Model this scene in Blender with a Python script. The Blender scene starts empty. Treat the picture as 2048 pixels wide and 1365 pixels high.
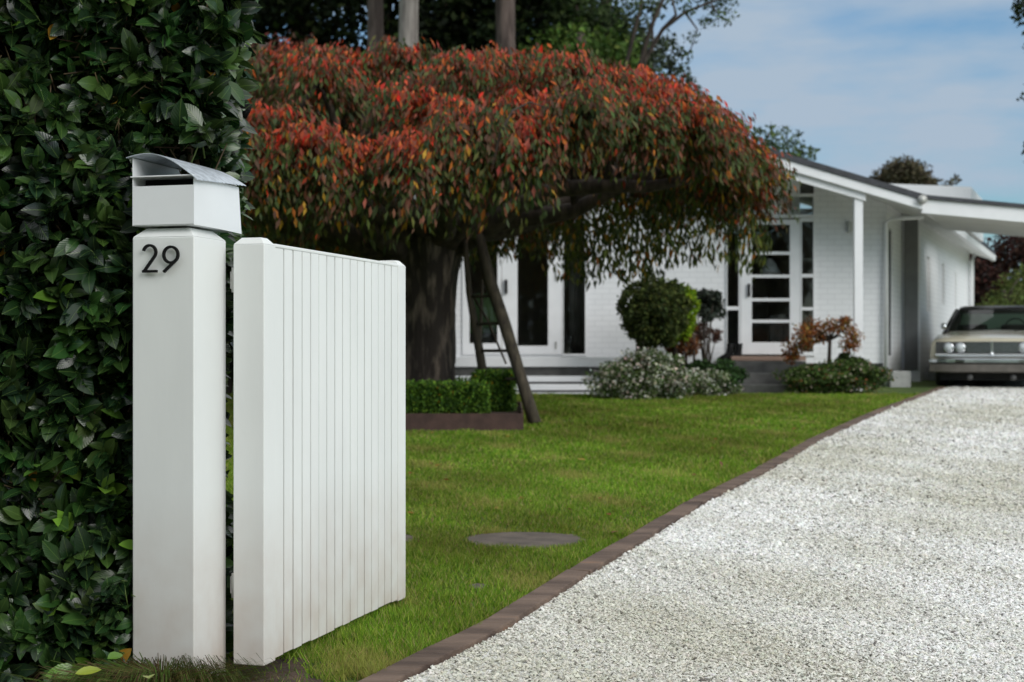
import bpy, math, random
import numpy as np
from mathutils import Vector, Matrix
random.seed(7); rng = np.random.default_rng(7)
SC = bpy.context.scene; COL = SC.collection
PI = math.pi; R = math.radians

# ------------------------------------------------------------------ camera
EYE = 1.06; FPX = 2048*50/36.0; HORY = 700.0; SLOPE = 0.0266
cam = bpy.data.cameras.new('camera'); camo = bpy.data.objects.new('camera', cam); COL.objects.link(camo)
camo.location = (0, 0, EYE); camo.rotation_euler = (R(90), 0, 0)
cam.lens = 50; cam.sensor_width = 36; cam.shift_y = (HORY-682.5)/2048.0
cam.clip_start = 0.05; cam.clip_end = 3000
cam.dof.use_dof = True; cam.dof.focus_distance = 4.65; cam.dof.aperture_fstop = 4.2
SC.camera = camo

# ------------------------------------------------------------------ sky and light
SUN_EL, SUN_AZ = R(27), R(136)      # azimuth clockwise from +Y
w = bpy.data.worlds.new("World"); SC.world = w; w.use_nodes = True
nt = w.node_tree; N = nt.nodes; L = nt.links; N.clear()
out = N.new('ShaderNodeOutputWorld'); bg = N.new('ShaderNodeBackground'); bg.inputs[1].default_value = 0.1
sky = N.new('ShaderNodeTexSky'); sky.sky_type = 'NISHITA'; sky.sun_disc = False
sky.sun_elevation = SUN_EL; sky.sun_rotation = SUN_AZ; sky.air_density = 1.1; sky.dust_density = 1.2; sky.ozone_density = 1.5
tc = N.new('ShaderNodeTexCoord'); mp = N.new('ShaderNodeMapping'); mp.inputs['Scale'].default_value = (1.3, 1.3, 5.0)
mp.inputs['Rotation'].default_value = (0.0, 0.06, 0.3)
L.new(tc.outputs['Generated'], mp.inputs[0])
no = N.new('ShaderNodeTexNoise'); no.inputs['Scale'].default_value = 5.0; no.inputs['Detail'].default_value = 6; no.inputs['Roughness'].default_value = 0.52
L.new(mp.outputs[0], no.inputs['Vector'])
rp = N.new('ShaderNodeValToRGB'); rp.color_ramp.elements[0].position = 0.34; rp.color_ramp.elements[1].position = 0.64
rp.color_ramp.elements[0].color = (0.0, 0.0, 0.0, 1); rp.color_ramp.elements[1].color = (1, 1, 1, 1)
L.new(no.outputs[0], rp.inputs[0])
sep = N.new('ShaderNodeSeparateXYZ'); L.new(tc.outputs['Generated'], sep.inputs[0])
mr = N.new('ShaderNodeMapRange'); mr.inputs[1].default_value = 0.30; mr.inputs[2].default_value = 0.75
mr.inputs[3].default_value = 0.0; mr.inputs[4].default_value = 0.75
L.new(sep.outputs[2], mr.inputs[0])
mx0 = N.new('ShaderNodeMath'); mx0.operation = 'MAXIMUM'; L.new(rp.outputs[0], mx0.inputs[0]); mx0.inputs[1].default_value = 0
mx = N.new('ShaderNodeMixRGB'); L.new(mx0.outputs[0], mx.inputs[0]); tn = N.new('ShaderNodeMixRGB'); tn.blend_type = 'MULTIPLY'; tn.inputs[0].default_value = 1; tn.inputs[2].default_value = (.50, .70, .84, 1); L.new(sky.outputs[0], tn.inputs[1]); L.new(tn.outputs[0], mx.inputs[1])
mx.inputs[2].default_value = (2.65, 3.3, 4.05, 1)
up = N.new('ShaderNodeMapRange'); up.inputs[1].default_value = 0.26; up.inputs[2].default_value = 0.62; L.new(sep.outputs[2], up.inputs[0])
mxu = N.new('ShaderNodeMixRGB'); L.new(up.outputs[0], mxu.inputs[0]); L.new(mx.outputs[0], mxu.inputs[1]); mxu.inputs[2].default_value = (7.0, 7.2, 7.2, 1)
L.new(mxu.outputs[0], bg.inputs[0]); L.new(bg.outputs[0], out.inputs[0])
sl = bpy.data.lights.new('sun', 'SUN'); sl.energy = 1.15; sl.angle = R(34); sl.color = (1, 0.965, 0.92)
so = bpy.data.objects.new('sun', sl); COL.objects.link(so)
sd = Vector((math.sin(SUN_AZ)*math.cos(SUN_EL), math.cos(SUN_AZ)*math.cos(SUN_EL), math.sin(SUN_EL)))
so.rotation_euler = sd.to_track_quat('Z', 'Y').to_euler(); so.location = (6, -6, 10)
SC.view_settings.view_transform = 'Standard'; SC.view_settings.look = 'None'
SC.view_settings.exposure = 0.6; SC.view_settings.gamma = 1
SC.cycles.use_denoising = True; SC.cycles.max_bounces = 6; SC.cycles.transparent_max_bounces = 12
SC.cycles.caustics_reflective = False; SC.cycles.caustics_refractive = False

# ------------------------------------------------------------------ placement helpers
def G(y): return SLOPE*(min(max(y, -20), 24)-4.4)
def Ga(y): return SLOPE*(np.clip(y, -20, 24)-4.4)
def W(px, py, y): return Vector(((px-1024)/FPX*y, y, EYE-(py-HORY)/FPX*y))
def gy(py): return (EYE+4.4*SLOPE)/((py-HORY)/FPX+SLOPE)
def gp(px, py):
    y = gy(py); return Vector(((px-1024)/FPX*y, y, G(y)))

# ------------------------------------------------------------------ object helpers
def empty(name, loc=(0, 0, 0), rz=0.0, label=None, cat=None, group=None):
    o = bpy.data.objects.new(name, None); COL.objects.link(o); o.empty_display_size = 0.1
    o.location = loc; o.rotation_euler = (0, 0, rz)
    tag(o, label, cat, group); return o
def tag(o, label=None, cat=None, group=None, kind=None):
    if label: o['label'] = label
    if cat: o['category'] = cat
    if group: o['group'] = group
    if kind: o['kind'] = kind
    return o
class MB:
    def __init__(s): s.v = []; s.f = []; s.M = None
    def add(s, vs, fs):
        b = len(s.v)
        for p in vs:
            p = Vector(p)
            s.v.append(tuple(s.M @ p) if s.M else tuple(p))
        for f in fs: s.f.append(tuple(b+i for i in f))
        return s
    def box(s, x0, x1, y0, y1, z0, z1):
        return s.add([(x0,y0,z0),(x1,y0,z0),(x1,y1,z0),(x0,y1,z0),(x0,y0,z1),(x1,y0,z1),(x1,y1,z1),(x0,y1,z1)],
            [(0,3,2,1),(4,5,6,7),(0,1,5,4),(1,2,6,5),(2,3,7,6),(3,0,4,7)])
    def prism(s, poly, off):
        n = len(poly); a = [Vector(p) for p in poly]; o = Vector(off); b = [p+o for p in a]
        nn = Vector((0,0,0))
        for i in range(n): nn += a[i].cross(a[(i+1) % n])
        flip = nn.dot(o) > 0
        fs = [tuple(range(n)), tuple(reversed(range(n, 2*n)))] + [(i, n+i, n+(i+1) % n, (i+1) % n) for i in range(n)]
        if flip: fs = [tuple(reversed(f)) for f in fs]
        return s.add(a+b, fs)
    def xz(s, poly, y0, y1, sh=0.0):
        return s.prism([(x, y0, z) for x, z in poly], ((y1-y0)*sh, y1-y0, 0))
    def tube(s, pts, rad, n=8, cap=True, wob=0.0):
        pts = [Vector(p) for p in pts]; m = len(pts)
        if not hasattr(rad, '__len__'): rad = [rad]*m
        vs = []; fs = []; up = Vector((0.13, 0.27, 1)).normalized()
        for i, p in enumerate(pts):
            t = (pts[min(i+1, m-1)]-pts[max(i-1, 0)]).normalized()
            a = t.cross(up)
            if a.length < 1e-3: a = t.cross(Vector((1, 0, 0)))
            a.normalize(); b = t.cross(a)
            up = a.cross(t) if False else up
            for k in range(n):
                th = 2*PI*k/n; r = rad[i]*(1+wob*(random.random()-.5)*2)
                vs.append(p+a*math.cos(th)*r+b*math.sin(th)*r)
        for i in range(m-1):
            for k in range(n):
                k2 = (k+1) % n; fs.append((i*n+k, i*n+k2, (i+1)*n+k2, (i+1)*n+k))
        if cap: fs.append(tuple(reversed(range(n)))); fs.append(tuple((m-1)*n+k for k in range(n)))
        return s.add(vs, fs)
    def frustum(s, x0, x1, y0, y1, z0, z1, ins):
        return s.add([(x0,y0,z0),(x1,y0,z0),(x1,y1,z0),(x0,y1,z0),(x0+ins,y0+ins,z1),(x1-ins,y0+ins,z1),(x1-ins,y1-ins,z1),(x0+ins,y1-ins,z1)],
            [(0,3,2,1),(4,5,6,7),(0,1,5,4),(1,2,6,5),(2,3,7,6),(3,0,4,7)])
    def lathe(s, prof, c=(0,0,0), n=20, axis='Z'):
        vs = []; fs = []; m = len(prof)
        for r, h in prof:
            for k in range(n):
                th = 2*PI*k/n; a, b = r*math.cos(th), r*math.sin(th)
                p = (a, b, h) if axis == 'Z' else ((a, h, b) if axis == 'Y' else (h, a, b))
                vs.append((c[0]+p[0], c[1]+p[1], c[2]+p[2]))
        for i in range(m-1):
            for k in range(n):
                k2 = (k+1) % n; fs.append((i*n+k, i*n+k2, (i+1)*n+k2, (i+1)*n+k))
        return s.add(vs, fs)
    def loft(s, rings, cap=True):
        n = len(rings[0]); m = len(rings); vs = [p for r in rings for p in r]; fs = []
        for i in range(m-1):
            for k in range(n):
                k2 = (k+1) % n; fs.append((i*n+k, i*n+k2, (i+1)*n+k2, (i+1)*n+k))
        if cap: fs.append(tuple(reversed(range(n)))); fs.append(tuple((m-1)*n+k for k in range(n)))
        return s.add(vs, fs)
    def build(s, name, m, parent=None, bevel=0.0, smooth=False, seg=2):
        me = bpy.data.meshes.new(name); me.from_pydata(s.v, [], s.f); me.update()
        import bmesh
        bm = bmesh.new(); bm.from_mesh(me); bmesh.ops.recalc_face_normals(bm, faces=bm.faces[:]); bm.to_mesh(me); bm.free()
        if smooth:
            me.polygons.foreach_set('use_smooth', [True]*len(me.polygons))
        me.materials.append(m)
        o = bpy.data.objects.new(name, me); COL.objects.link(o)
        if parent: o.parent = parent
        if bevel:
            b = o.modifiers.new('bevel', 'BEVEL'); b.width = bevel; b.segments = seg; b.limit_method = 'ANGLE'; b.angle_limit = R(30)
            b.harden_normals = False
        return o

def npmesh(name, V, F, mat_, parent=None, col=None, uv=None, smooth=True, nv=3):
    """V (n,3), F (m,nv) ints; col (n,3) per point; uv (n,2) per point"""
    me = bpy.data.meshes.new(name); n = len(V); m = len(F)
    me.vertices.add(n); me.vertices.foreach_set('co', np.ascontiguousarray(V, dtype=np.float32).ravel())
    me.loops.add(m*nv); me.loops.foreach_set('vertex_index', np.ascontiguousarray(F, dtype=np.int32).ravel())
    me.polygons.add(m); me.polygons.foreach_set('loop_start', np.arange(0, m*nv, nv, dtype=np.int32))
    try: me.polygons.foreach_set('loop_total', np.full(m, nv, dtype=np.int32))
    except Exception: pass
    me.update(calc_edges=True)
    me.polygons.foreach_set('use_smooth', np.full(m, smooth, dtype=bool))
    if col is not None:
        a = me.color_attributes.new('col', 'FLOAT_COLOR', 'POINT')
        c = np.ones((n, 4), dtype=np.float32); c[:, :3] = col; a.data.foreach_set('color', c.ravel())
    if uv is not None:
        u = me.uv_layers.new(name='uv'); u.data.foreach_set('uv', np.ascontiguousarray(uv[F.ravel()], dtype=np.float32).ravel())
    me.materials.append(mat_)
    o = bpy.data.objects.new(name, me); COL.objects.link(o)
    if parent: o.parent = parent
    return o

def nrm(a): return a/np.maximum(np.linalg.norm(a, axis=1, keepdims=True), 1e-9)
def rdir(n): return nrm(rng.normal(size=(n, 3)))
def pal(n, cols, wts=None, var=0.2):
    cols = np.array(cols, float); wts = None if wts is None else np.array(wts, float)/sum(wts)
    c = cols[rng.choice(len(cols), n, p=wts)]
    return np.clip(c*(1+rng.normal(size=(n, 1))*var)*(1+rng.normal(size=(n, 3))*var*.25), 0.002, 1)

T0 = (np.array([[0,0,0],[.45,-.5,.12],[1,0,-.08],[.45,.5,.12]]), np.array([[0,1,2],[0,2,3]]))
def _t1():
    v = [[0,0,0]]; S4 = ((.13,.27,.03),(.35,.47,.06),(.6,.48,.04),(.83,.29,-.02))
    for t, wd, dz in S4: v += [[t,-wd,dz+.07*wd*2],[t,0,dz-.03],[t,wd,dz+.07*wd*2]]
    v.append([1,0,-.1]); f = [[0,1,2],[0,2,3]]
    for i in range(3):
        a = 1+3*i; b = a+3
        f += [[a,b,b+1],[a,b+1,a+1],[a+1,b+1,b+2],[a+1,b+2,a+2]]
    f += [[10,13,11],[11,13,12]]
    return np.array(v), np.array(f)
T1 = _t1()
def leaves(name, P, D, Nn, Ln, Wd, C, mat_, parent=None, T=T0, curl=None):
    D = nrm(D); S = nrm(np.cross(D, Nn)); Nn = np.cross(S, D)
    tv, tf = T; n = len(P); k = len(tv)
    Ln = np.broadcast_to(Ln, (n,)); Wd = np.broadcast_to(Wd, (n,))
    x = tv[None, :, 0]*Ln[:, None]; y = tv[None, :, 1]*Wd[:, None]; z = tv[None, :, 2]*Wd[:, None]
    if curl is not None: z = z - (tv[None, :, 0]**2)*(Ln*curl)[:, None]
    V = P[:, None, :]+x[..., None]*D[:, None, :]+y[..., None]*S[:, None, :]+z[..., None]*Nn[:, None, :]
    F = (tf[None]+(np.arange(n)*k)[:, None, None]).reshape(-1, 3)
    col = np.repeat(C, k, axis=0)
    uv = np.tile(tv[:, :2]*np.array([1, 1.0]), (n, 1))
    return npmesh(name, V.reshape(-1, 3), F, mat_, parent, col, uv if T is T1 else None)

# ------------------------------------------------------------------ materials
MATS = {}
def mk(name, col, rough=0.6, var=0.12, scale=6.0, bump=0.0, bscale=60.0, metal=0.0, spec=0.5, stretch=(1,1,1), col2=None, dirt=None, coat=0):
    m = bpy.data.materials.new(name); m.use_nodes = True; nt = m.node_tree; N = nt.nodes; L = nt.links
    b = N['Principled BSDF']; b.inputs['Roughness'].default_value = rough; b.inputs['Metallic'].default_value = metal
    b.inputs['Specular IOR Level'].default_value = spec
    if coat: b.inputs['Coat Weight'].default_value = coat; b.inputs['Coat Roughness'].default_value = .08
    tc = N.new('ShaderNodeTexCoord'); mp = N.new('ShaderNodeMapping'); mp.inputs['Scale'].default_value = stretch
    L.new(tc.outputs['Object'], mp.inputs[0])
    n = N.new('ShaderNodeTexNoise'); n.inputs['Scale'].default_value = scale; n.inputs['Detail'].default_value = 5
    L.new(mp.outputs[0], n.inputs['Vector'])
    r = N.new('ShaderNodeValToRGB'); r.color_ramp.elements[0].position = .35; r.color_ramp.elements[1].position = .65
    c = np.array(col); c2 = np.array(col2) if col2 is not None else c*(1+var)
    c1 = c*(1-var) if col2 is None else c
    r.color_ramp.elements[0].color = (*np.clip(c1, 0, 1), 1); r.color_ramp.elements[1].color = (*np.clip(c2, 0, 1), 1)
    L.new(n.outputs[0], r.inputs[0]); last = r.outputs[0]
    if dirt:   # dirt splashed on the foot: (colour, z0, z1, strength)
        sp = N.new('ShaderNodeSeparateXYZ'); L.new(tc.outputs['Object'], sp.inputs[0])
        mr = N.new('ShaderNodeMapRange'); mr.inputs[1].default_value = dirt[1]; mr.inputs[2].default_value = dirt[2]
        mr.inputs[3].default_value = dirt[3]; mr.inputs[4].default_value = 0; L.new(sp.outputs[2], mr.inputs[0])
        n2 = N.new('ShaderNodeTexNoise'); n2.inputs['Scale'].default_value = 9; n2.inputs['Detail'].default_value = 6; L.new(tc.outputs['Object'], n2.inputs['Vector'])
        mu = N.new('ShaderNodeMath'); mu.operation = 'MULTIPLY'; L.new(mr.outputs[0], mu.inputs[0]); L.new(n2.outputs[0], mu.inputs[1])
        mx = N.new('ShaderNodeMixRGB'); mx.inputs[2].default_value = (*dirt[0], 1); L.new(mu.outputs[0], mx.inputs[0]); L.new(last, mx.inputs[1]); last = mx.outputs[0]
    L.new(last, b.inputs['Base Color'])
    if bump:
        nb = N.new('ShaderNodeTexNoise'); nb.inputs['Scale'].default_value = bscale; nb.inputs['Detail'].default_value = 4
        L.new(mp.outputs[0], nb.inputs['Vector'])
        bp = N.new('ShaderNodeBump'); bp.inputs['Strength'].default_value = bump; bp.inputs['Distance'].default_value = .01
        L.new(nb.outputs[0], bp.inputs['Height']); L.new(bp.outputs[0], b.inputs['Normal'])
    MATS[name] = m; return m
def mleaf(name, rough=0.5, spec=0.4, trans=0.25, vein=False, tint=(1,1,1)):
    m = bpy.data.materials.new(name); m.use_nodes = True; nt = m.node_tree; N = nt.nodes; L = nt.links
    b = N['Principled BSDF']; b.inputs['Roughness'].default_value = rough; b.inputs['Specular IOR Level'].default_value = spec
    a = N.new('ShaderNodeAttribute'); a.attribute_name = 'col'; last = a.outputs['Color']
    if vein:
        u = N.new('ShaderNodeUVMap'); u.uv_map = 'uv'; s = N.new('ShaderNodeSeparateXYZ'); L.new(u.outputs[0], s.inputs[0])
        ab = N.new('ShaderNodeMath'); ab.operation = 'ABSOLUTE'; L.new(s.outputs[1], ab.inputs[0])
        m1 = N.new('ShaderNodeMapRange'); m1.inputs[1].default_value = .012; m1.inputs[2].default_value = .035; m1.inputs[3].default_value = .32; m1.inputs[4].default_value = 0
        L.new(ab.outputs[0], m1.inputs[0])
        # side veins
        w1 = N.new('ShaderNodeMath'); w1.operation = 'MULTIPLY_ADD'; w1.inputs[1].default_value = -.75; L.new(ab.outputs[0], w1.inputs[0]); L.new(s.outputs[0], w1.inputs[2])
        w2 = N.new('ShaderNodeMath'); w2.operation = 'MULTIPLY'; w2.inputs[1].default_value = 52; L.new(w1.outputs[0], w2.inputs[0])
        w3 = N.new('ShaderNodeMath'); w3.operation = 'SINE'; L.new(w2.outputs[0], w3.inputs[0])
        bp = N.new('ShaderNodeBump'); bp.inputs['Strength'].default_value = .10; bp.inputs['Distance'].default_value = .002; L.new(w3.outputs[0], bp.inputs['Height'])
        L.new(bp.outputs[0], b.inputs['Normal'])
        mx = N.new('ShaderNodeMixRGB'); mx.inputs[2].default_value = (.16, .26, .06, 1); L.new(m1.outputs[0], mx.inputs[0]); L.new(last, mx.inputs[1]); last = mx.outputs[0]
    L.new(last, b.inputs['Base Color'])
    if trans:
        t = N.new('ShaderNodeBsdfTranslucent'); L.new(last, t.inputs[0]); ms = N.new('ShaderNodeMixShader'); ms.inputs[0].default_value = trans
        L.new(b.outputs[0], ms.inputs[1]); L.new(t.outputs[0], ms.inputs[2]); L.new(ms.outputs[0], N['Material Output'].inputs[0])
    MATS[name] = m; return m

white_gate = mk('white_paint', (.77, .79, .78), .48, .03, 5, .04, 60, stretch=(1, 1, .3), dirt=((.52, .42, .35), 0.0, .62, 1.1))
white_metal = mk('white_metal', (.78, .80, .82), .35, .025, 5, .03, 30)
roof_sheet = mk('galvanised_sheet', (.55, .60, .66), .38, .18, 40, .25, 120, metal=.25)
black_metal = mk('black_metal', (.006, .006, .006), .6, .1, spec=.2)
hinge_steel = mk('hinge_steel', (.42, .42, .40), .45, .2, 20, metal=.4)
white_trim = mk('white_trim', (.80, .81, .83), .45, .03, 4)
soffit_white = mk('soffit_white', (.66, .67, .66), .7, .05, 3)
roof_dark = mk('dark_roofing', (.035, .037, .045), .6, .2, 10, .2, 50)
concrete = mk('concrete', (.36, .36, .35), .85, .15, 5, .3, 40)
dark_stone_and_shade = mk('dark_stone_and_shade', (.085, .085, .082), .8, .25, 6, .4, 40)
step_timber = mk('step_timber', (.33, .22, .17), .7, .2, 8, .2, 40, stretch=(.3, 2, 2))
paver = mk('paver_stone', (.085, .066, .052), .6, .35, 9, .35, 45)
bark = mk('bark', (.022, .016, .012), .9, .4, 5, .9, 14, stretch=(3, 3, .7), col2=(.070, .052, .040))
trunk_bark = mk('trunk_bark', (.022, .016, .012), .9, .4, 3.6, 1.0, 12, stretch=(3.4, 3.4, .8), col2=(.17, .135, .105))
trunk_bark.node_tree.nodes['Color Ramp'].color_ramp.elements[0].position = .49; trunk_bark.node_tree.nodes['Color Ramp'].color_ramp.elements[1].position = .72
bark_pale = mk('bark_pale', (.14, .12, .11), .9, .3, 3, .5, 10, stretch=(3, 3, .4), col2=(.30, .27, .245))
bark_mid = mk('bark_mid', (.060, .042, .036), .9, .3, 3, .5, 10, stretch=(3, 3, .5), col2=(.15, .11, .095))
ladder_wood = mk('ladder_wood', (.030, .022, .016), .85, .4, 6, .7, 25, stretch=(3, 3, .5), col2=(.095, .078, .052))
corten = mk('rusty_steel', (.075, .040, .032), .75, .25, 8, .3, 40)
soil = mk('soil', (.035, .022, .016), .95, .4, 14, .9, 60, col2=(.09, .055, .040))
sleeper = mk('edging_timber', (.060, .036, .026), .8, .3, 3.2, .9, 22, stretch=(.5, 2.4, 4), col2=(.17, .115, .085))
_e = sleeper.node_tree.nodes['Color Ramp'].color_ramp.elements.new(.74); _e.color = (.24, .11, .05, 1)
room_wall = mk('room_wall', (.60, .54, .48), .8, .1)
curtain_m = mk('curtain_cloth', (.28, .27, .26), .9, .2, 4)
shade_m = mk('lamp_shade_cloth', (.75, .75, .75), .8, .05)
chair_m = mk('green_cloth', (.22, .36, .16), .8, .1)
leaf_laurel = mleaf('laurel_leaf', .24, .5, .12, True)
leaf_cherry = mleaf('cherry_leaf', .5, .2, .28)
leaf_soft = mleaf('soft_leaf', .65, .15, .25)
leaf_flat = mleaf('dark_tree_leaf', .7, .15, .12)
grass_m = mleaf('grass_blade', .7, .1, .4)
stone_m = mleaf('gravel_stone', .75, .3, 0)

def brick_white():
    m = bpy.data.materials.new('white_brick'); m.use_nodes = True; nt = m.node_tree; N = nt.nodes; L = nt.links
    b = N['Principled BSDF']; b.inputs['Roughness'].default_value = .6
    tc = N.new('ShaderNodeTexCoord'); s = N.new('ShaderNodeSeparateXYZ'); L.new(tc.outputs['Object'], s.inputs[0])
    ad = N.new('ShaderNodeMath'); ad.operation = 'ADD'; L.new(s.outputs[0], ad.inputs[0]); L.new(s.outputs[1], ad.inputs[1])
    c = N.new('ShaderNodeCombineXYZ'); L.new(ad.outputs[0], c.inputs[0]); L.new(s.outputs[2], c.inputs[1])
    br = N.new('ShaderNodeTexBrick'); br.inputs['Scale'].default_value = 1; br.inputs['Brick Width'].default_value = .23; br.inputs['Row Height'].default_value = .086
    br.inputs['Mortar Size'].default_value = .006; br.inputs['Color1'].default_value = (.80,.81,.83,1); br.inputs['Color2'].default_value = (.77,.78,.80,1); br.inputs['Mortar'].default_value = (.66,.67,.69,1)
    br.inputs['Mortar Smooth'].default_value = .3
    L.new(c.outputs[0], br.inputs['Vector']); L.new(br.outputs[0], b.inputs['Base Color'])
    bp = N.new('ShaderNodeBump'); bp.invert = True; bp.inputs['Strength'].default_value = .3; bp.inputs['Distance'].default_value = .005
    L.new(br.outputs['Fac'], bp.inputs['Height']); L.new(bp.outputs[0], b.inputs['Normal'])
    return m
brick = brick_white()
def glass_mat(name='window_glass', tint=(.86,.88,.87), gl=1.0):
    m = bpy.data.materials.new(name); m.use_nodes = True; nt = m.node_tree; N = nt.nodes; L = nt.links; N.remove(N['Principled BSDF'])
    g = N.new('ShaderNodeBsdfGlossy'); g.inputs['Roughness'].default_value = .02; t = N.new('ShaderNodeBsdfTransparent'); t.inputs[0].default_value = (*tint, 1)
    f = N.new('ShaderNodeFresnel'); f.inputs[0].default_value = 1.5; ma = N.new('ShaderNodeMath'); ma.operation = 'MULTIPLY_ADD'; ma.inputs[1].default_value = gl; ma.inputs[2].default_value = 0
    L.new(f.outputs[0], ma.inputs[0]); ms = N.new('ShaderNodeMixShader'); L.new(ma.outputs[0], ms.inputs[0]); L.new(t.outputs[0], ms.inputs[1]); L.new(g.outputs[0], ms.inputs[2])
    L.new(ms.outputs[0], N['Material Output'].inputs[0]); return m
glass = glass_mat()
def lawn_mat():
    m = mk('lawn_turf', (.055, .095, .012), .9, 0, 1.1, .6, 60, col2=(.10, .145, .022)); nt = m.node_tree; N = nt.nodes; L = nt.links
    return m
lawn_m = lawn_mat()
def gravel_mat():
    m = bpy.data.materials.new('gravel_base'); m.use_nodes = True; nt = m.node_tree; N = nt.nodes; L = nt.links
    b = N['Principled BSDF']; b.inputs['Roughness'].default_value = .85
    tc = N.new('ShaderNodeTexCoord'); v = N.new('ShaderNodeTexVoronoi'); v.inputs['Scale'].default_value = 55; L.new(tc.outputs['Object'], v.inputs['Vector'])
    hs = N.new('ShaderNodeSeparateColor'); L.new(v.outputs['Color'], hs.inputs[0])
    r = N.new('ShaderNodeValToRGB'); e = r.color_ramp.elements; e[0].color = (.42,.42,.39,1); e[1].color = (.80,.80,.78,1); e[0].position = .0; e[1].position = .45
    L.new(hs.outputs[0], r.inputs[0])
    n = N.new('ShaderNodeTexNoise'); n.inputs['Scale'].default_value = .8; n.inputs['Detail'].default_value = 5; L.new(tc.outputs['Object'], n.inputs['Vector'])
    r2 = N.new('ShaderNodeValToRGB'); e = r2.color_ramp.elements; e[0].color = (.66,.63,.56,1); e[1].color = (1,1,1,1); e[0].position = .38; e[1].position = .56; L.new(n.outputs[0], r2.inputs[0])
    mx = N.new('ShaderNodeMixRGB'); mx.blend_type = 'MULTIPLY'; mx.inputs[0].default_value = 1; L.new(r.outputs[0], mx.inputs[1]); L.new(r2.outputs[0], mx.inputs[2])
    L.new(mx.outputs[0], b.inputs['Base Color'])
    bp = N.new('ShaderNodeBump'); bp.invert = True; bp.inputs['Strength'].default_value = .8; bp.inputs['Distance'].default_value = .012; L.new(v.outputs['Distance'], bp.inputs['Height']); L.new(bp.outputs[0], b.inputs['Normal'])
    return m
gravel_m = gravel_mat()

# ------------------------------------------------------------------ ground, driveway, beds
EDGE_PX = [(733,1353),(968,1240),(1096,1161),(1244,1077),(1379,999),(1500,942),(1625,874),(1745,822),(1850,784)]
def gph(px, py, h):
    y = (EYE-h+4.4*SLOPE)/((py-HORY)/FPX+SLOPE); return Vector(((px-1024)/FPX*y, y, G(y)))
EDGE = [gph(p[0], p[1], .027) for p in EDGE_PX]
d0 = (EDGE[1]-EDGE[0]).normalized(); E0 = EDGE[0]-d0*7; d1 = (EDGE[-1]-EDGE[-2]).normalized()
EDGE = [E0]+EDGE+[EDGE[-1]+d1*3.0]
EY = np.array([p.y for p in EDGE]); EX = np.array([p.x for p in EDGE])
def edge_x(y): return np.interp(y, EY, EX)

def strip(name, xl, xr, ys, dz, m):
    vs = []; fs = []; nx = 2
    for i, y in enumerate(ys):
        a, b = xl(y), xr(y)
        vs += [(a, y, G(y)+dz), (b, y, G(y)+dz)]
        if i: fs.append((2*i-2, 2*i-1, 2*i+1, 2*i))
    mb = MB(); mb.add(vs, fs); o = mb.build(name, m); tag(o, kind='structure'); return o
strip('ground', lambda y: -900, lambda y: 900, [-300, -20, 4.4, 24, 900], -.004, lawn_m)
ysd = [-6]+[y for y in EY if y > -3]+[24, 30, 46]
strip('driveway', lambda y: float(edge_x(y))+.10 if y < 24 else float(EX[-1])+.6, lambda y: (float(edge_x(min(y, 24)))+6.5), ysd, .004, gravel_m)
strip('soil_bed', lambda y: -3.6, lambda y: -1.0 if y > 4.9 else -.60, [3.2, 4.2, 4.75, 5.0, 5.6], .004, soil)  # runs on under the gate, where dark soil also paints the gate's shadow

# timber edging boards
bw = .104
brk = [1, 2.0, 3.1, 4.2, 5.6, 7.0, 8.3]
S_ = []; acc = 0
for i in range(1, len(EDGE)): S_.append((acc, EDGE[i-1], EDGE[i])); acc += (EDGE[i]-EDGE[i-1]).length
def edge_at(s):
    for a, p, q in S_:
        l = (q-p).length
        if s <= a+l: return p+(q-p)*((s-a)/l)
    return EDGE[-1]
seglen = 2.4; k = 0; s = 4.2
desc = ['brown timber edging board nearest the gate post, between lawn and white gravel', 'second timber edging board up the drive, rusty brown and beside the near gravel', 'third timber edging board, beside the round paver in the lawn', 'fourth timber edging board along the lawn, greyer brown',
        'fifth timber edging board, half way along the lawn edge', 'sixth timber edging board up the drive, pale grey brown', 'seventh timber edging board, on the far half of the lawn edge', 'eighth timber edging board, nearing the low shrubs', 'last timber edging board, beside the parked car and house steps']
while s < acc-1 and k < 9:
    vs = []; rr = []
    n = 9
    for i in range(n+1):
        t = s+.006+(seglen-.012)*i/n; p = edge_at(t); q = edge_at(t+.02); d = (q-p).normalized(); r_ = Vector((d.y, -d.x, 0))
        zz = G(p.y); wv = .004*math.sin(i*1.7+k)
        rr.append([p+r_*(0+wv)+Vector((0,0,zz-p.z-.06)), p+r_*(bw+wv)+Vector((0,0,zz-p.z-.06)), p+r_*(bw+wv)+Vector((0,0,zz-p.z+.026+random.uniform(-.003,.003))), p+r_*wv+Vector((0,0,zz-p.z+.028+random.uniform(-.003,.003)))])
    o = MB().loft(rr).build('edging_board', sleeper, bevel=.006)
    tag(o, desc[k], 'edging board', 'timber edging boards along the drive'); s += seglen; k += 1

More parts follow.
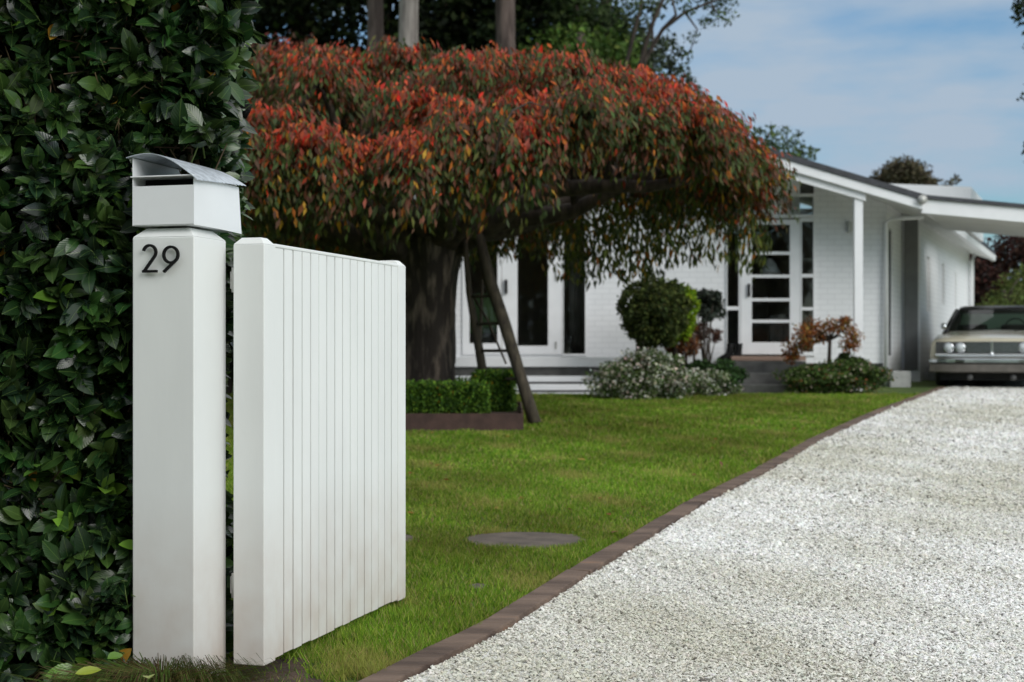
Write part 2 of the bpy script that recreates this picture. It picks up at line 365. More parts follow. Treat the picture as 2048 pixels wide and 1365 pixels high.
# grass blades (dense near the camera) -------------------------------------------------
def in_stone(x, y):
    m = np.zeros(len(x), bool)
    for cx, cy, rx, ry in STONES: m |= ((x-cx)/rx)**2+((y-cy)/ry)**2 < 0.80
    return m
def pv_(px, py, hw, hd): p = gp(px, py); return (p.x, p.y, hw, hd)
STONES = [pv_(1048,1081,.325,.27), pv_(752,1080,.22,.23), pv_(452,1086,.24,.22), pv_(957,1174,.045,.06)]
def lf(x, y): return .5+.25*np.sin(1.7*x+.6*y+.5)+.18*np.sin(-2.9*x+2.3*y)+.15*np.sin(6.1*x+4.3*y+1)
P = []
def blades(y0, y1, dens, wmul, hmul):
    xl = max(-6, -.36*y1-1.0); xr = float(edge_x(y1))
    n = int((xr-xl)*(y1-y0)*dens); x = rng.uniform(xl, xr, n); y = rng.uniform(y0, y1, n)
    k = (x < edge_x(y)+.014*rng.random(n)**2) & (x > -.40*y-.9)
    k &= ~((x < -1.0) & (y < 5.4)); k &= ~((x < -.55+.12*np.sin(9*y)+.08*np.sin(23*x)) & (y < 4.8) & (rng.random(len(x)) < .93)); k &= ~in_stone(x, y); k &= ~((x > -1.75) & (x < .12) & (y > 14) & (y < 17.1)); k &= y < 20.2
    x = x[k]; y = y[k]; n = len(x)
    h = rng.uniform(.014, .036, n)*hmul*(.65+.5*lf(x*.7, y*.7))*(1+.5*(np.sin(13*x+3*y)*np.sin(11*y-4*x) > .55)); wd = rng.uniform(.0016, .003, n)*wmul
    th = rng.uniform(0, 2*PI, n); ph = rng.uniform(0, 2*PI, n); ln = rng.uniform(.2, 1.0, n)*h
    B = np.stack([x, y, Ga(y)-.003], 1); s = np.stack([np.cos(th), np.sin(th), 0*th], 1)
    V = np.empty((n, 3, 3)); V[:, 0] = B-s*wd[:, None]; V[:, 1] = B+s*wd[:, None]; V[:, 2] = B+np.stack([np.cos(ph)*ln, np.sin(ph)*ln, h], 1)
    g = lf(x, y)[:, None]
    c = pal(n, [(.165,.285,.022), (.115,.235,.018), (.27,.35,.055), (.34,.29,.12), (.07,.17,.018)], [4, 3.4, 3.0, 1.6, 1.4], .24)
    dry = (np.sin(2.3*x+3.1*y+.7)*np.sin(4.7*x-1.9*y)+.5*np.sin(9.1*x+5.3*y))[:, None]; c = np.where((dry+rng.normal(0, .35, (n, 1))) > .80, c*.55+np.array([.19, .155, .055]), c)
    c = c*(.70+.74*g)+np.array([.05, .025, .010])*np.clip(.75-g, 0, 1)
    P.append((V, c))
blades(3.9, 5.6, 22000, 1, 1.1); blades(5.6, 7.6, 15000, 1.2, 1.1); blades(7.6, 10.5, 7500, 1.7, 1.15); blades(10.5, 14, 4600, 2.6, 1.2); blades(14, 20.2, 2600, 4.2, 1.2)
V = np.concatenate([p[0] for p in P]); C = np.concatenate([p[1] for p in P]); n = len(V)
tag(npmesh('grass', V.reshape(-1, 3), np.arange(3*n).reshape(-1, 3), grass_m, None, np.repeat(C, 3, 0)), 'short green lawn grass beside the gravel drive', 'grass', kind='stuff')

# loose gravel -------------------------------------------------------------------------
OV = np.array([[1,0,0],[0,1,0],[-1,0,0],[0,-1,0],[0,0,1],[0,0,-1]], float); OF = np.array([[0,1,4],[1,2,4],[2,3,4],[3,0,4],[1,0,5],[2,1,5],[3,2,5],[0,3,5]])
Vs = []; Cs = []; 
def gravel(y0, y1, dens, sz):
    x1 = .42*y1+1.7; x0 = float(edge_x(y0)); n = int((x1-x0)*(y1-y0)*dens)
    x = rng.uniform(x0, x1, n); y = rng.uniform(y0, y1, n); k = (x > edge_x(y)+bw+.012) & (x < .42*y+1.6); x = x[k]; y = y[k]; n = len(x)
    s = rng.gamma(7, 1/7., n)*sz; ax = s[:, None]*rng.uniform(.65, 1.25, (n, 3)); ax[:, 2] *= .62
    V = OV[None]*ax[:, None, :]; V = V*rng.uniform(.7, 1.2, (n, 6, 1))+rng.normal(size=(n, 6, 3))*s[:, None, None]*.16
    a = rng.uniform(0, 2*PI, n); ca, sa = np.cos(a)[:, None], np.sin(a)[:, None]
    X = V[..., 0]*ca-V[..., 1]*sa; Y_ = V[..., 0]*sa+V[..., 1]*ca; tl = rng.normal(size=(n, 1))*.35; Z = V[..., 2]+X*tl
    V = np.stack([X+x[:, None], Y_+y[:, None], Z+(Ga(y)+.005+rng.uniform(0, .006, n)*sz/.007)[:, None]], -1)
    p = .5+.3*np.sin(1.3*x+.5*y+2)+.2*np.sin(3.1*x-1.9*y)+.2*np.sin(5.7*x+3.7*y+.4)
    c = pal(n, [(.84,.84,.83), (.75,.75,.72), (.68,.67,.61), (.42,.42,.40), (.20,.19,.18)], [8, 4, 1.7, .9, .4], .07)
    c *= (1-.26*np.clip(1-p, 0, 1)[:, None]*np.array([1.0, 1.05, 1.35]))
    Vs.append(V); Cs.append(c)
gravel(3.9, 6.2, 13000, .0058); gravel(6.2, 8.5, 8500, .0070); gravel(8.5, 12, 4000, .0094); gravel(12, 17, 1900, .0120); gravel(17, 22, 1100, .0135)
V = np.concatenate(Vs); C = np.concatenate(Cs); n = len(V)
F = (OF[None]+(np.arange(n)*6)[:, None, None]).reshape(-1, 3)
tag(npmesh('gravel', V.reshape(-1, 3), F, stone_m, None, np.repeat(C, 6, 0), smooth=False), 'white crushed stone loose on the drive', 'gravel', kind='stuff')

# a few fallen cherry leaves on the turf
n = 150; x = rng.uniform(-3.2, 3.2, n); y = rng.uniform(7, 19, n); k = (x < edge_x(y)-.1) & ~in_stone(x, y) & ~((x > -1.75) & (x < .12) & (y > 14) & (y < 17.1)); x, y = x[k], y[k]; n = len(x)
tag(leaves('leaf_litter', np.stack([x, y, Ga(y)+.022], 1), rdir(n)*np.array([1, 1, .15]), np.array([0, 0, 1.])+rdir(n)*.4, rng.uniform(.04, .08, n), .03, pal(n, [(.30,.10,.03), (.34,.22,.05), (.18,.07,.04)], None, .2), leaf_cherry), 'small fallen red and yellow leaves scattered on the lawn', 'leaves', kind='stuff')
# pavers
sl_ = ['round dark grey paver in the lawn, whole and just right of the gate', 'dark paver in the lawn mostly hidden behind the far end of the gate', 'dark paver in the lawn seen through the gap between post and gate', 'small dark stone sunk in the grass near the timber edging']
for k, (cx, cy, rx, ry) in enumerate(STONES):
    mb = MB(); n = 10 if k < 3 else 8; a0 = .3*k
    ring = []
    for i in range(n):
        a = a0+2*PI*i/n; j = 1+.05*math.sin(3*a+k); ring.append((cx+rx*j*math.cos(a), cy+ry*j*math.sin(a)))
    g0 = G(cy)
    rr = [[(x, y, g0-.03+SLOPE*(y-cy)) for x, y in ring], [(x, y, g0+.005+SLOPE*(y-cy)) for x, y in ring]]
    mb.loft(rr); o = mb.build('stepping_stone', paver, bevel=.006); tag(o, sl_[k], 'paver', 'pavers set in the lawn')

# ------------------------------------------------------------------ gate post, mailbox
TH = R(15.7)
PX0 = (388-1024)/FPX*4.4
PW = .214
post = empty('gate_post', (PX0, 4.4, 0), -TH, 'thick square white timber gate post with the number 29', 'gate post')
mb = MB(); mb.box(-PW, 0, 0, PW, -.1, 1.412); mb.build('shaft', white_gate, post, bevel=.004, seg=3)
MB().frustum(-PW, 0, 0, PW, 1.412, 1.441, .031).build('chamfered_top', white_gate, post, bevel=.002)
def ribbon(mb, pts, wd, y0, y1, closed=False):
    n = len(pts); vs = []; fs = []
    for i, (x, z) in enumerate(pts):
        a = pts[(i-1) % n] if (closed or i) else pts[i]; b = pts[(i+1) % n] if (closed or i < n-1) else pts[i]
        d1_ = Vector((x-a[0], z-a[1])); d2_ = Vector((b[0]-x, b[1]-z))
        if d1_.length < 1e-9: d1_ = d2_
        if d2_.length < 1e-9: d2_ = d1_
        d1_.normalize(); d2_.normalize(); nn = Vector((-(d1_+d2_).y, (d1_+d2_).x)).normalized(); sc = 1/max(.35, nn.dot(Vector((-d1_.y, d1_.x))))
        for sgn in (1, -1):
            q = (x+nn.x*wd/2*sc*sgn, z+nn.y*wd/2*sc*sgn)
            vs += [(q[0], y0, q[1]), (q[0], y1, q[1])]
    m = n if closed else n-1
    for i in range(m):
        a = 4*i; b = 4*((i+1) % n)
        fs += [(a, a+2, b+2, b), (a+1, b+1, b+3, a+3), (a, b, b+1, a+1), (a+2, a+3, b+3, b+2)]
    if not closed: fs += [(0, 1, 3, 2), (4*n-4, 4*n-2, 4*n-1, 4*n-3)]
    mb.add(vs, fs)
dz0 = 1.300
def arc(cx, cz, r, a0, a1, n): return [(cx+r*math.cos(R(a0+(a1-a0)*i/n)), cz+r*math.sin(R(a0+(a1-a0)*i/n))) for i in range(n+1)]
bx_ = -.172
two = arc(bx_+.0255, dz0+.0635, .0215, 168, -38, 20)+[(bx_+.0065, dz0+.0046), ]
mb = MB(); ribbon(mb, two, .0080, -.016, -.008); mb.box(bx_+.0005, bx_+.0515, -.0162, -.0078, dz0+.0002, dz0+.0082)
mb.lathe([(.0025, -.009), (.0025, .0)], (bx_+.02, 0, dz0+.0045), 8, 'Y')
mb.build('digit', black_metal, post)
bx_ = -.103
mb = MB(); ribbon(mb, arc(bx_+.030, dz0+.0545, .0245, 0, 354, 40)[:-1]+[(bx_+.030+.0245*math.cos(R(354)), dz0+.0545+.0245*math.sin(R(354)))], .0080, -.016, -.008, closed=True)
ribbon(mb, arc(bx_+.030, dz0+.0545, .0245, -2, -42, 5)+[(bx_+.0055, dz0+.0015)], .0080, -.0163, -.0077)
mb.build('digit', black_metal, post)

box = empty('mailbox', (PX0, 4.4, 0), -TH, 'white sheet metal mailbox with curved grey lid on top of the gate post', 'mailbox')
x0, x1, y0, y1, z0 = -PW+.001, .001, -.002, .302, 1.4475
t = .0022
MB().box(x0+t, x1-t, y0, y0+t, z0+t, 1.571).build('front_panel', white_metal, box, bevel=.0008)
mb = MB(); mb.box(x0, x0+t, y0, y1, z0, 1.660); mb.build('side_panel', white_metal, box, bevel=.0006)
# right side panel swells out to the back
rr = []
for i in range(13):
    u = i/12; yy = y0+(y1-y0)*u; bl = .004*math.sin(PI*u)+.000; ring = []
    for (xx, zz) in ((0, z0-.0), (.0, 1.596)):
        ring.append((x1+bl+(.010*u*u if zz < 1.5 else 0)-t, yy, zz-(.006*u*u if zz < 1.5 else 0))); 
    for (xx, zz) in ((0, 1.596), (0, z0)):
        ring.append((x1+bl+(.010*u*u if zz < 1.5 else 0), yy, zz-(.006*u*u if zz < 1.5 else 0)))
    rr.append(ring)
MB().loft(rr).build('side_panel', white_metal, box)
MB().box(x0+t, x1-t, y0+t, y1, z0+.0002, z0+t).build('base_panel', white_metal, box)
MB().box(x0+t, x1-t, y1-t, y1, z0+t, 1.585).build('back_panel', white_metal, box)
MB().box(x0-.004, x1-.001, y0-.007, y1-.01, 1.5985, 1.6025).build('shelf', white_metal, box, bevel=.001)
MB().box(x0+.012, x1-.012, y0+.06, y0+.062, 1.53, 1.597).build('slot_shade_plate', black_metal, box)  # black plate added inside, standing in for the shade in the slot
prof = [(-.228,1.6615),(-.212,1.6655),(-.19,1.670),(-.165,1.6725),(-.14,1.6715),(-.115,1.6665),(-.09,1.6575),(-.066,1.6455),(-.044,1.632),(-.0226,1.617),(0,1.600),(.018,1.586)]
rr = []
for i in range(41):
    u = i/40; yy = -.014+.334*u; ring = []
    for j, (a, b) in enumerate(prof):
        wv = (.0016*math.sin(i*2.1)+.001*math.sin(i*3.7) if j == len(prof)-1 else 0); ring.append((a+wv, yy, b-wv+.018*u*max(0, (a+.1)/.12)))
    ring += [(a, b_, c-.0022) for (a, b_, c) in reversed(ring)]
    rr.append(ring)
MB().loft(rr).build('lid', roof_sheet, box, smooth=False)

# ------------------------------------------------------------------ gate
TG = R(16.0)
gate = empty('gate', ((528-1024)/FPX*4.53, 4.53, 0), -TG, 'open white timber gate of vertical boards hung on the gate post', 'gate')
zb, zt = .060, 1.398
for (a, b) in ((0, .085), (1.215, 1.30)):
    mb = MB(); mb.box(-.108, 0, a, b, zb-.008, zt); o = mb.build('stile', white_gate, gate, bevel=.003)
    MB().frustum(-.108, 0, a, b, zt, zt+.022, .020).build('stile_top', white_gate, o, bevel=.0015)
bwid = 1.13/16
for i in range(16):
    a = .085+bwid*i; j = random.uniform(-.001, .001)
    mb = MB(); mb.box(-.022+j, -.003+j, a+.0042, a+bwid-.0042, zb+random.uniform(-.003, .003), zt-.006)
    mb.build('board', white_gate, gate, bevel=.0012)
for za, zc in ((.16, .26), (.70, .79), (1.24, 1.34)):
    MB().box(-.064, -.0245, .0855, 1.2145, za, zc).build('rail', white_gate, gate, bevel=.002)
MB().box(-.070, -.001, .0855, 1.2145, zt-.0055, zt+.006).build('top_rail', white_gate, gate, bevel=.003)
for hz in (.30, 1.285):
    mb = MB(); mb.box(-.135, -.1085, .03, .09, hz-.028, hz+.028)
    o = mb.build('hinge', hinge_steel, gate, bevel=.002)
    MB().lathe([(.0, -.04), (.008, -.04), (.008, .04), (0, .04)], (-.118, .025, hz), 12).build('pin', hinge_steel, o, smooth=True)

# ------------------------------------------------------------------ laurel hedge
hedge = empty('hedge', (-2.1, 5.0, 0), 0, 'tall glossy dark green laurel hedge left of the gate post', 'hedge')
def lump(x, z): return .05*np.sin(3.1*x+2.2*z)+.045*np.sin(5.3*z-2.1*x+1)+.03*np.sin(9*x+1.3+7*z)
def hedge_xr(y, z): return -.197*y-.135+.085*np.clip((z-1.3)/.4, 0, 1)+.025*np.sin(6*z)
SP = []; SD = []; SL = []
def addshoots(P, D, lay): SP.append(P); SD.append(D); SL.append(np.full(len(P), lay))
for lay, (off, dn) in enumerate(((0.0, 300), (.07, 260), (.16, 200))):
    n = int(2.6*3.0*dn); x = rng.uniform(-3.4, -.8, n); z = rng.uniform(0.0, 3.0, n); keep = (x > -2.0) | (rng.random(n) < .45); x = x[keep]; z = z[keep]; n = len(x)
    y = 4.66+off+lump(x, z)*.8-.22*np.clip((.55-z)/.55, 0, 1); k = x < hedge_xr(y, z)-off*.4; x, y, z = x[k], y[k], z[k]; n = len(x)
    D = nrm(np.stack([rng.normal(0, .5, n), -1+rng.normal(0, .3, n), .35+rng.normal(0, .5, n)], 1))
    addshoots(np.stack([x, y, z], 1), D, lay)
    n = int(.9*3*dn); y = rng.uniform(4.66, 5.5, n); z = rng.uniform(.0, 3.0, n); x = hedge_xr(y, z)-off+.02*np.sin(7*y+5*z)
    D = nrm(np.stack([1+rng.normal(0, .3, n), rng.normal(-.3, .5, n), .3+rng.normal(0, .5, n)], 1)); addshoots(np.stack([x, y, z], 1), D, lay)
n = 700; x = rng.uniform(-3.4, -1.0, n); y = rng.uniform(4.7, 5.5, n); addshoots(np.stack([x, y, 3.0+0*x], 1), nrm(np.stack([rng.normal(0,.5,n), rng.normal(0,.5,n), 1+0*x], 1)), 0)
n = 900; x = rng.uniform(-3.4, -1.2, n); z = rng.uniform(0, 3, n); addshoots(np.stack([x, 5.5+0*x, z], 1), nrm(np.stack([rng.normal(0,.5,n), 1+0*x, rng.normal(.3,.5,n)], 1)), 0)
SP = np.concatenate(SP); SD = np.concatenate(SD); SL = np.concatenate(SL); ns = len(SP)
lp = []; ld = []; ln_ = []; ll = []; lw = []; lc = []
young = rng.random(ns) < .03+.05*(SP[:, 2] < .7)
scol = pal(ns, [(.014,.038,.011), (.022,.054,.014), (.036,.072,.018), (.012,.028,.013)], [3, 3, 1.8, 2], .28)
scol[young] = pal(int(young.sum()), [(.10,.20,.025), (.075,.16,.03)], None, .2)
ht = np.clip((1.0-SP[:, 2])/1.2, 0, 1)[:, None]; scol = scol*(1+.55*ht*np.array([1.0, 1.0, .6]))
for j in range(7):
    a = j*2.4+rng.uniform(0, 6.28, ns); u = nrm(np.cross(SD, rdir(ns))); v = np.cross(SD, u)
    rad = u*np.cos(a)[:, None]+v*np.sin(a)[:, None]
    open_ = .45+.12*j+rng.normal(0, .12, ns)
    d = nrm(SD*np.cos(open_)[:, None]+rad*np.sin(open_)[:, None]+np.array([0, 0, -.12]))
    L_ = rng.uniform(.055, .112, ns)*(1-.03*j)
    p = SP+SD*(.05-.013*j)[..., None] if False else SP+SD*(.05-.013*j)
    nn = nrm(SD-d*np.sum(SD*d, 1, keepdims=True)+np.array([0, -.1, .25])+rng.normal(0, .18, (ns, 3)))
    lp.append(p); ld.append(d); ln_.append(nn); ll.append(L_); lw.append(L_*rng.uniform(.44, .58, ns)); lc.append(np.clip(scol*(1+rng.normal(0, .15, (ns, 1))), .003, 1))
lp, ld, ln_, ll, lw, lc = map(np.concatenate, (lp, ld, ln_, ll, lw, lc))
_tip = lp+ld*(ll*.9)[:, None]; _ok = np.ones(len(lp), bool)
for _q in (lp, _tip, (lp+_tip)/2):
    _dx = _q[:, 0]-PX0; _dy = _q[:, 1]-4.4; _u = _dx*math.cos(TH)-_dy*math.sin(TH); _v = _dx*math.sin(TH)+_dy*math.cos(TH)
    _ok &= ~((_u > -.235) & (_u < .06) & (_v > -.05) & (_v < .36) & (_q[:, 2] < 1.72) & (_q[:, 2] > 1.40)); _ok &= ~((_u > -.222) & (_v > -.05) & (_v < .235) & (_q[:, 2] <= 1.45))
    _ok &= ~((_u > -.205) & (_v < .02)); _ok &= ~((_u > -.235) & (_u < .3) & (_v > .1) & (_v < .40) & (_q[:, 2] > 1.40) & (_q[:, 2] < 1.70))
lp, ld, ln_, ll, lw, lc = (a_[_ok] for a_ in (lp, ld, ln_, ll, lw, lc))
yl = rng.random(len(lp)) < .0035; lc[yl] = [.30, .16, .02]
lo = leaves('foliage', lp, ld, ln_, ll, lw, lc, leaf_laurel, hedge, T1, curl=rng.uniform(.02, .25, len(lp))); lo.location = (2.1, -5.0, 0)
mb = MB(); mb.M = Matrix.Translation((2.1, -5.0, 0))
for i in range(170):
    x = random.uniform(-3.4, -1.02); y = random.uniform(4.75, 5.3)
    x = min(x, -.2*y-.08)
    p = Vector((x, y, 0)); pts = [p.copy()]; 
    for q in range(7): p = p+Vector((random.uniform(-.05, .04), random.uniform(-.05, .05), .42)); p.x = min(p.x, -.2*p.y-.06); pts.append(p.copy())
    mb.tube(pts, [.012*(1-.1*q)*random.uniform(.5, 1.3)+.002 for q in range(8)], 6)
for i in range(900):
    x = random.uniform(-2.2, -1.0); z = random.uniform(.1, 2.6); y = 4.85; x = min(x, -.2*y-.05)
    mb.tube([(x, y, z), (x+random.uniform(-.06, .06), y-.1, z+random.uniform(.0, .1)), (x+random.uniform(-.1, .1), y-.2, z+random.uniform(0, .2))], [.004, .003, .002], 5)
twig = mk('twig', (.06, .035, .022), .8, .3, 8, col2=(.12, .09, .04)); mb.build('stems', twig, hedge, smooth=True)
mb = MB(); mb.M = Matrix.Translation((2.1, -5.0, 0)); _g = np.where((SL == 0) & (SP[:, 0] > -2) & (SP[:, 1] < 4.9))[0]
for i in rng.choice(_g, 420, replace=False):
    p = Vector(SP[i]); d = Vector(SD[i])
    if p.x > -1.12 and p.z < 1.75: continue
    mb.tube([p-d*.09-Vector((0, 0, .05)), p-d*.03, p+d*.055], [.0028, .0024, .0014], 5)
tag(mb.build('green_shoots', mk('green_twig', (.11, .17, .035), .5, .3, 9), hedge, smooth=True), kind='stuff')
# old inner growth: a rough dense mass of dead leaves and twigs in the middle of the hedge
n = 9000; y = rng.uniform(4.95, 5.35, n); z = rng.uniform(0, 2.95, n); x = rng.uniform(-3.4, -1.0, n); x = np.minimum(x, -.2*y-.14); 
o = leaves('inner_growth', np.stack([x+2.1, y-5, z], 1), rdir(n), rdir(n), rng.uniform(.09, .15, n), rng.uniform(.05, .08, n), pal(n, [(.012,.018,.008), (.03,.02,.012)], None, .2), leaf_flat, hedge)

# tuft of wiry grass and fallen leaves at the post's foot
n = 2700; c0 = np.array([(335-1024)/FPX*4.3, 4.25, 0.0]); th = rng.uniform(0, 2*PI, n); r0 = np.abs(rng.normal(0, .07, n)); 
B = np.stack([c0[0]+r0*1.6*np.cos(th), c0[1]+r0*.6*np.sin(th), 0*th], 1); dirs = np.stack([np.cos(th)*1.3, np.sin(th)*.7, 0*th], 1); L_ = rng.uniform(.07, .20, n); h = rng.uniform(.04, .125, n)
pts = [B, B+dirs*(L_*.35)[:, None]+np.array([0, 0, 1])*(h*.85)[:, None], B+dirs*(L_*.75)[:, None]+np.array([0, 0, 1])*h[:, None], B+dirs*L_[:, None]+np.array([0, 0, 1])*(h*.6)[:, None]]
s = np.stack([-np.sin(th), np.cos(th), 0*th], 1); V = np.empty((n, 8, 3))
for i in range(4):
    wq = (.0011, .001, .0008, .0003)[i]; V[:, 2*i] = pts[i]-s*wq+np.array([0,0,wq]); V[:, 2*i+1] = pts[i]+s*wq
F = np.array([[0,1,3],[0,3,2],[2,3,5],[2,5,4],[4,5,7],[4,7,6]]); F = (F[None]+(np.arange(n)*8)[:, None, None]).reshape(-1, 3)
C = pal(n, [(.12,.10,.035), (.09,.15,.03), (.17,.11,.06), (.06,.045,.02)], [2.4, 4, 1.2, 1.6], .25)
tag(npmesh('grass_tuft', V.reshape(-1, 3), F, grass_m, None, np.repeat(C, 8, 0)), 'brown green tuft of wiry grass at the foot of the gate post', 'grass tuft')
for i, (px, py, dx, dy, c, lab) in enumerate(((150, 1348, .08, .03, (.30,.36,.05), 'large yellow green fallen leaf on the soil below the hedge'), (297, 1352, .02, -.07, (.36,.42,.10), 'small pale yellow fallen leaf on the wiry grass by the post'), (215, 1318, .05, .05, (.10,.20,.03), 'green fallen leaf just left of the gate post foot'))):
    y = 4.32-.02*i; p = W(px, py, y-.25 if i == 1 else y-.2); p.z = max(p.z, .02)
    o = leaves('fallen_leaf', np.array([[0, 0, 0.]]), np.array([[dx, dy, .01]]), np.array([[.1, -.6, 1.]]), .075 if i == 0 else .05, .035, np.array([c]), leaf_laurel, None, T1); o.location = p
    tag(o, lab, 'leaf')

# ------------------------------------------------------------------ generic foliage
def blob(clumps, size, cols, wts=None, shell=.5, asp=.6, drop=0.0, var=.22):
    """clumps: (x,y,z,rx,ry,rz,n) -> arrays for leaves()"""
    P = []; D = []; C = []; Nn = []
    for (x, y, z, rx, ry, rz, n) in clumps:
        d = rdir(n); r = (shell+(1-shell)*rng.random(n)**.7)*(1+rng.normal(0, .06, n))
        P.append(np.array([x, y, z])+d*r[:, None]*np.array([rx, ry, rz])); dd = rdir(n)*.8+d*.4; dd[:, 2] -= drop; D.append(dd)
        Nn.append(d+rdir(n)*.8+np.array([0, 0, .4])); cj = 1+rng.normal(0, .14); C.append(pal(n, cols, wts, var)*cj)
    P, D, Nn, C = map(np.concatenate, (P, D, Nn, C)); L_ = rng.uniform(.7, 1.3, len(P))*size
    return P, D, Nn, L_, L_*asp, C
def foliage(name, clumps, size, cols, wts=None, parent=None, mat_=None, **k):
    return leaves(name, *blob(clumps, size, cols, wts, **k), mat_ or leaf_soft, parent)
def sub(cx, cy, cz, rx, ry, rz, k, n, fr=.38, lo=-.6):
    """k sub-clumps spread through an ellipsoid"""
    out_ = []
    for i in range(k):
        while True:
            d = Vector((random.uniform(-1, 1), random.uniform(-1, 1), random.uniform(lo, 1)))
            if .35 < d.length < .95: break
        f = fr*random.uniform(.7, 1.25); out_.append((cx+d.x*rx*.85, cy+d.y*ry*.85, cz+d.z*rz*.85, rx*f, ry*f, rz*f*.8, n//k))
    return out_

# ------------------------------------------------------------------ weeping cherry
TX, TY = (852-1024)/FPX*15.8, 15.8
cherry = empty('weeping_cherry_tree', (TX, TY, G(TY)), 0, 'umbrella shaped weeping cherry tree with red and green autumn leaves', 'tree')
inv = Matrix.Translation((-TX, -TY, -G(TY)))
mb = MB(); mb.M = inv
g = G(TY)
rad = [.44, .37, .325, .315, .33, .40, .40]; zs = [g-.05, g+.12, g+.4, g+.9, g+1.4, g+1.85, g+2.15]
n = 30; rr = []
for i in range(len(zs)-1):
    for s_ in range(4):
        u = s_/4; z = zs[i]+(zs[i+1]-zs[i])*u; r = rad[i]+(rad[i+1]-rad[i])*u
        rr.append([(TX+r*(1+.05*math.sin(5*a+1.1*z)+.04*math.sin(9*a+2+3*z)+.05*math.sin(3*a-z)+.03*math.sin(6*z+4*a)+random.uniform(-.035, .035))*math.cos(a), TY+r*(1+.05*math.sin(5*a+1.1*z)+.04*math.sin(9*a+2+3*z)+random.uniform(-.03, .03))*math.sin(a), z) for a in [2*PI*k/n for k in range(n)]])
mb.loft(rr); mb.build('trunk', trunk_bark, cherry, smooth=True)
CX, CY, RX, RY = -1.75, 15.8, 4.62, 3.95
def dome(x, y):
    a = np.abs((x-CX)/RX); b = np.abs((y-CY)/RY); return 4.08-1.55*a**4.4-1.5*b**2.3
mounds = []
while len(mounds) < 185:
    a = random.uniform(0, 2*PI); r = math.sqrt(random.random()) if len(mounds) < 115 else random.uniform(.86, .98)
    x, y = CX+RX*.93*r*math.cos(a), CY+RY*.93*r*math.sin(a)
    if any((x-m[0])**2+(y-m[1])**2 < (.46 if len(mounds) < 115 else .28)**2 for m in mounds): 
        if random.random() < .93: continue
    mounds.append((x, y, float(dome(x, y))+random.uniform(-.26, .12)*(1 if r < .75 else .5)-.08*max(0, r-.72)/.26, r))
# limbs
mb = MB(); mb.M = inv
fork = Vector((TX, TY, g+2.0))
for i in range(17):
    a = 2*PI*i/17+random.uniform(-.12, .12); rx, ry = RX*random.uniform(.7, .88), RY*random.uniform(.7, .88)
    end = Vector((CX+rx*math.cos(a), CY+ry*math.sin(a), 0)); end.z = float(dome(end.x, end.y))-.35
    pts = [];
    for q in range(9):
        u = q/8; p = fork.lerp(end, u); p.z = fork.z-.15+(end.z-fork.z+.15)*u**1.5+.10*math.sin(u*PI*3+i)+.25*math.sin(PI*u); p.x += .12*math.sin(5*u+i); p.y += .1*math.cos(4*u+i*2); pts.append(p)
    mb.tube(pts, [.15*(1-u/8*.82)*random.uniform(.85, 1.15) for u in range(9)], 9, wob=.06)
    for q in (3, 4, 5, 6, 7):
        p0 = pts[q]; m = min(mounds, key=lambda m: (m[0]-p0.x-random.uniform(-.8, .8))**2+(m[1]-p0.y-random.uniform(-.8, .8))**2)
        e = Vector((m[0], m[1], m[2]-.1)); mid = p0.lerp(e, .5)+Vector((0, 0, .08)); mb.tube([p0, mid, e], [.05, .035, .018], 6)
# bare lichened twig arching on the crown
pt = [W(985, 330, 11.9), W(1000, 270, 11.9), W(1025, 222, 11.95), W(1060, 205, 12.0), W(1090, 215, 12.0)]
mb.tube(pt, [.012, .011, .01, .008, .005], 6)
mb.build('limbs', bark, cherry, smooth=True)
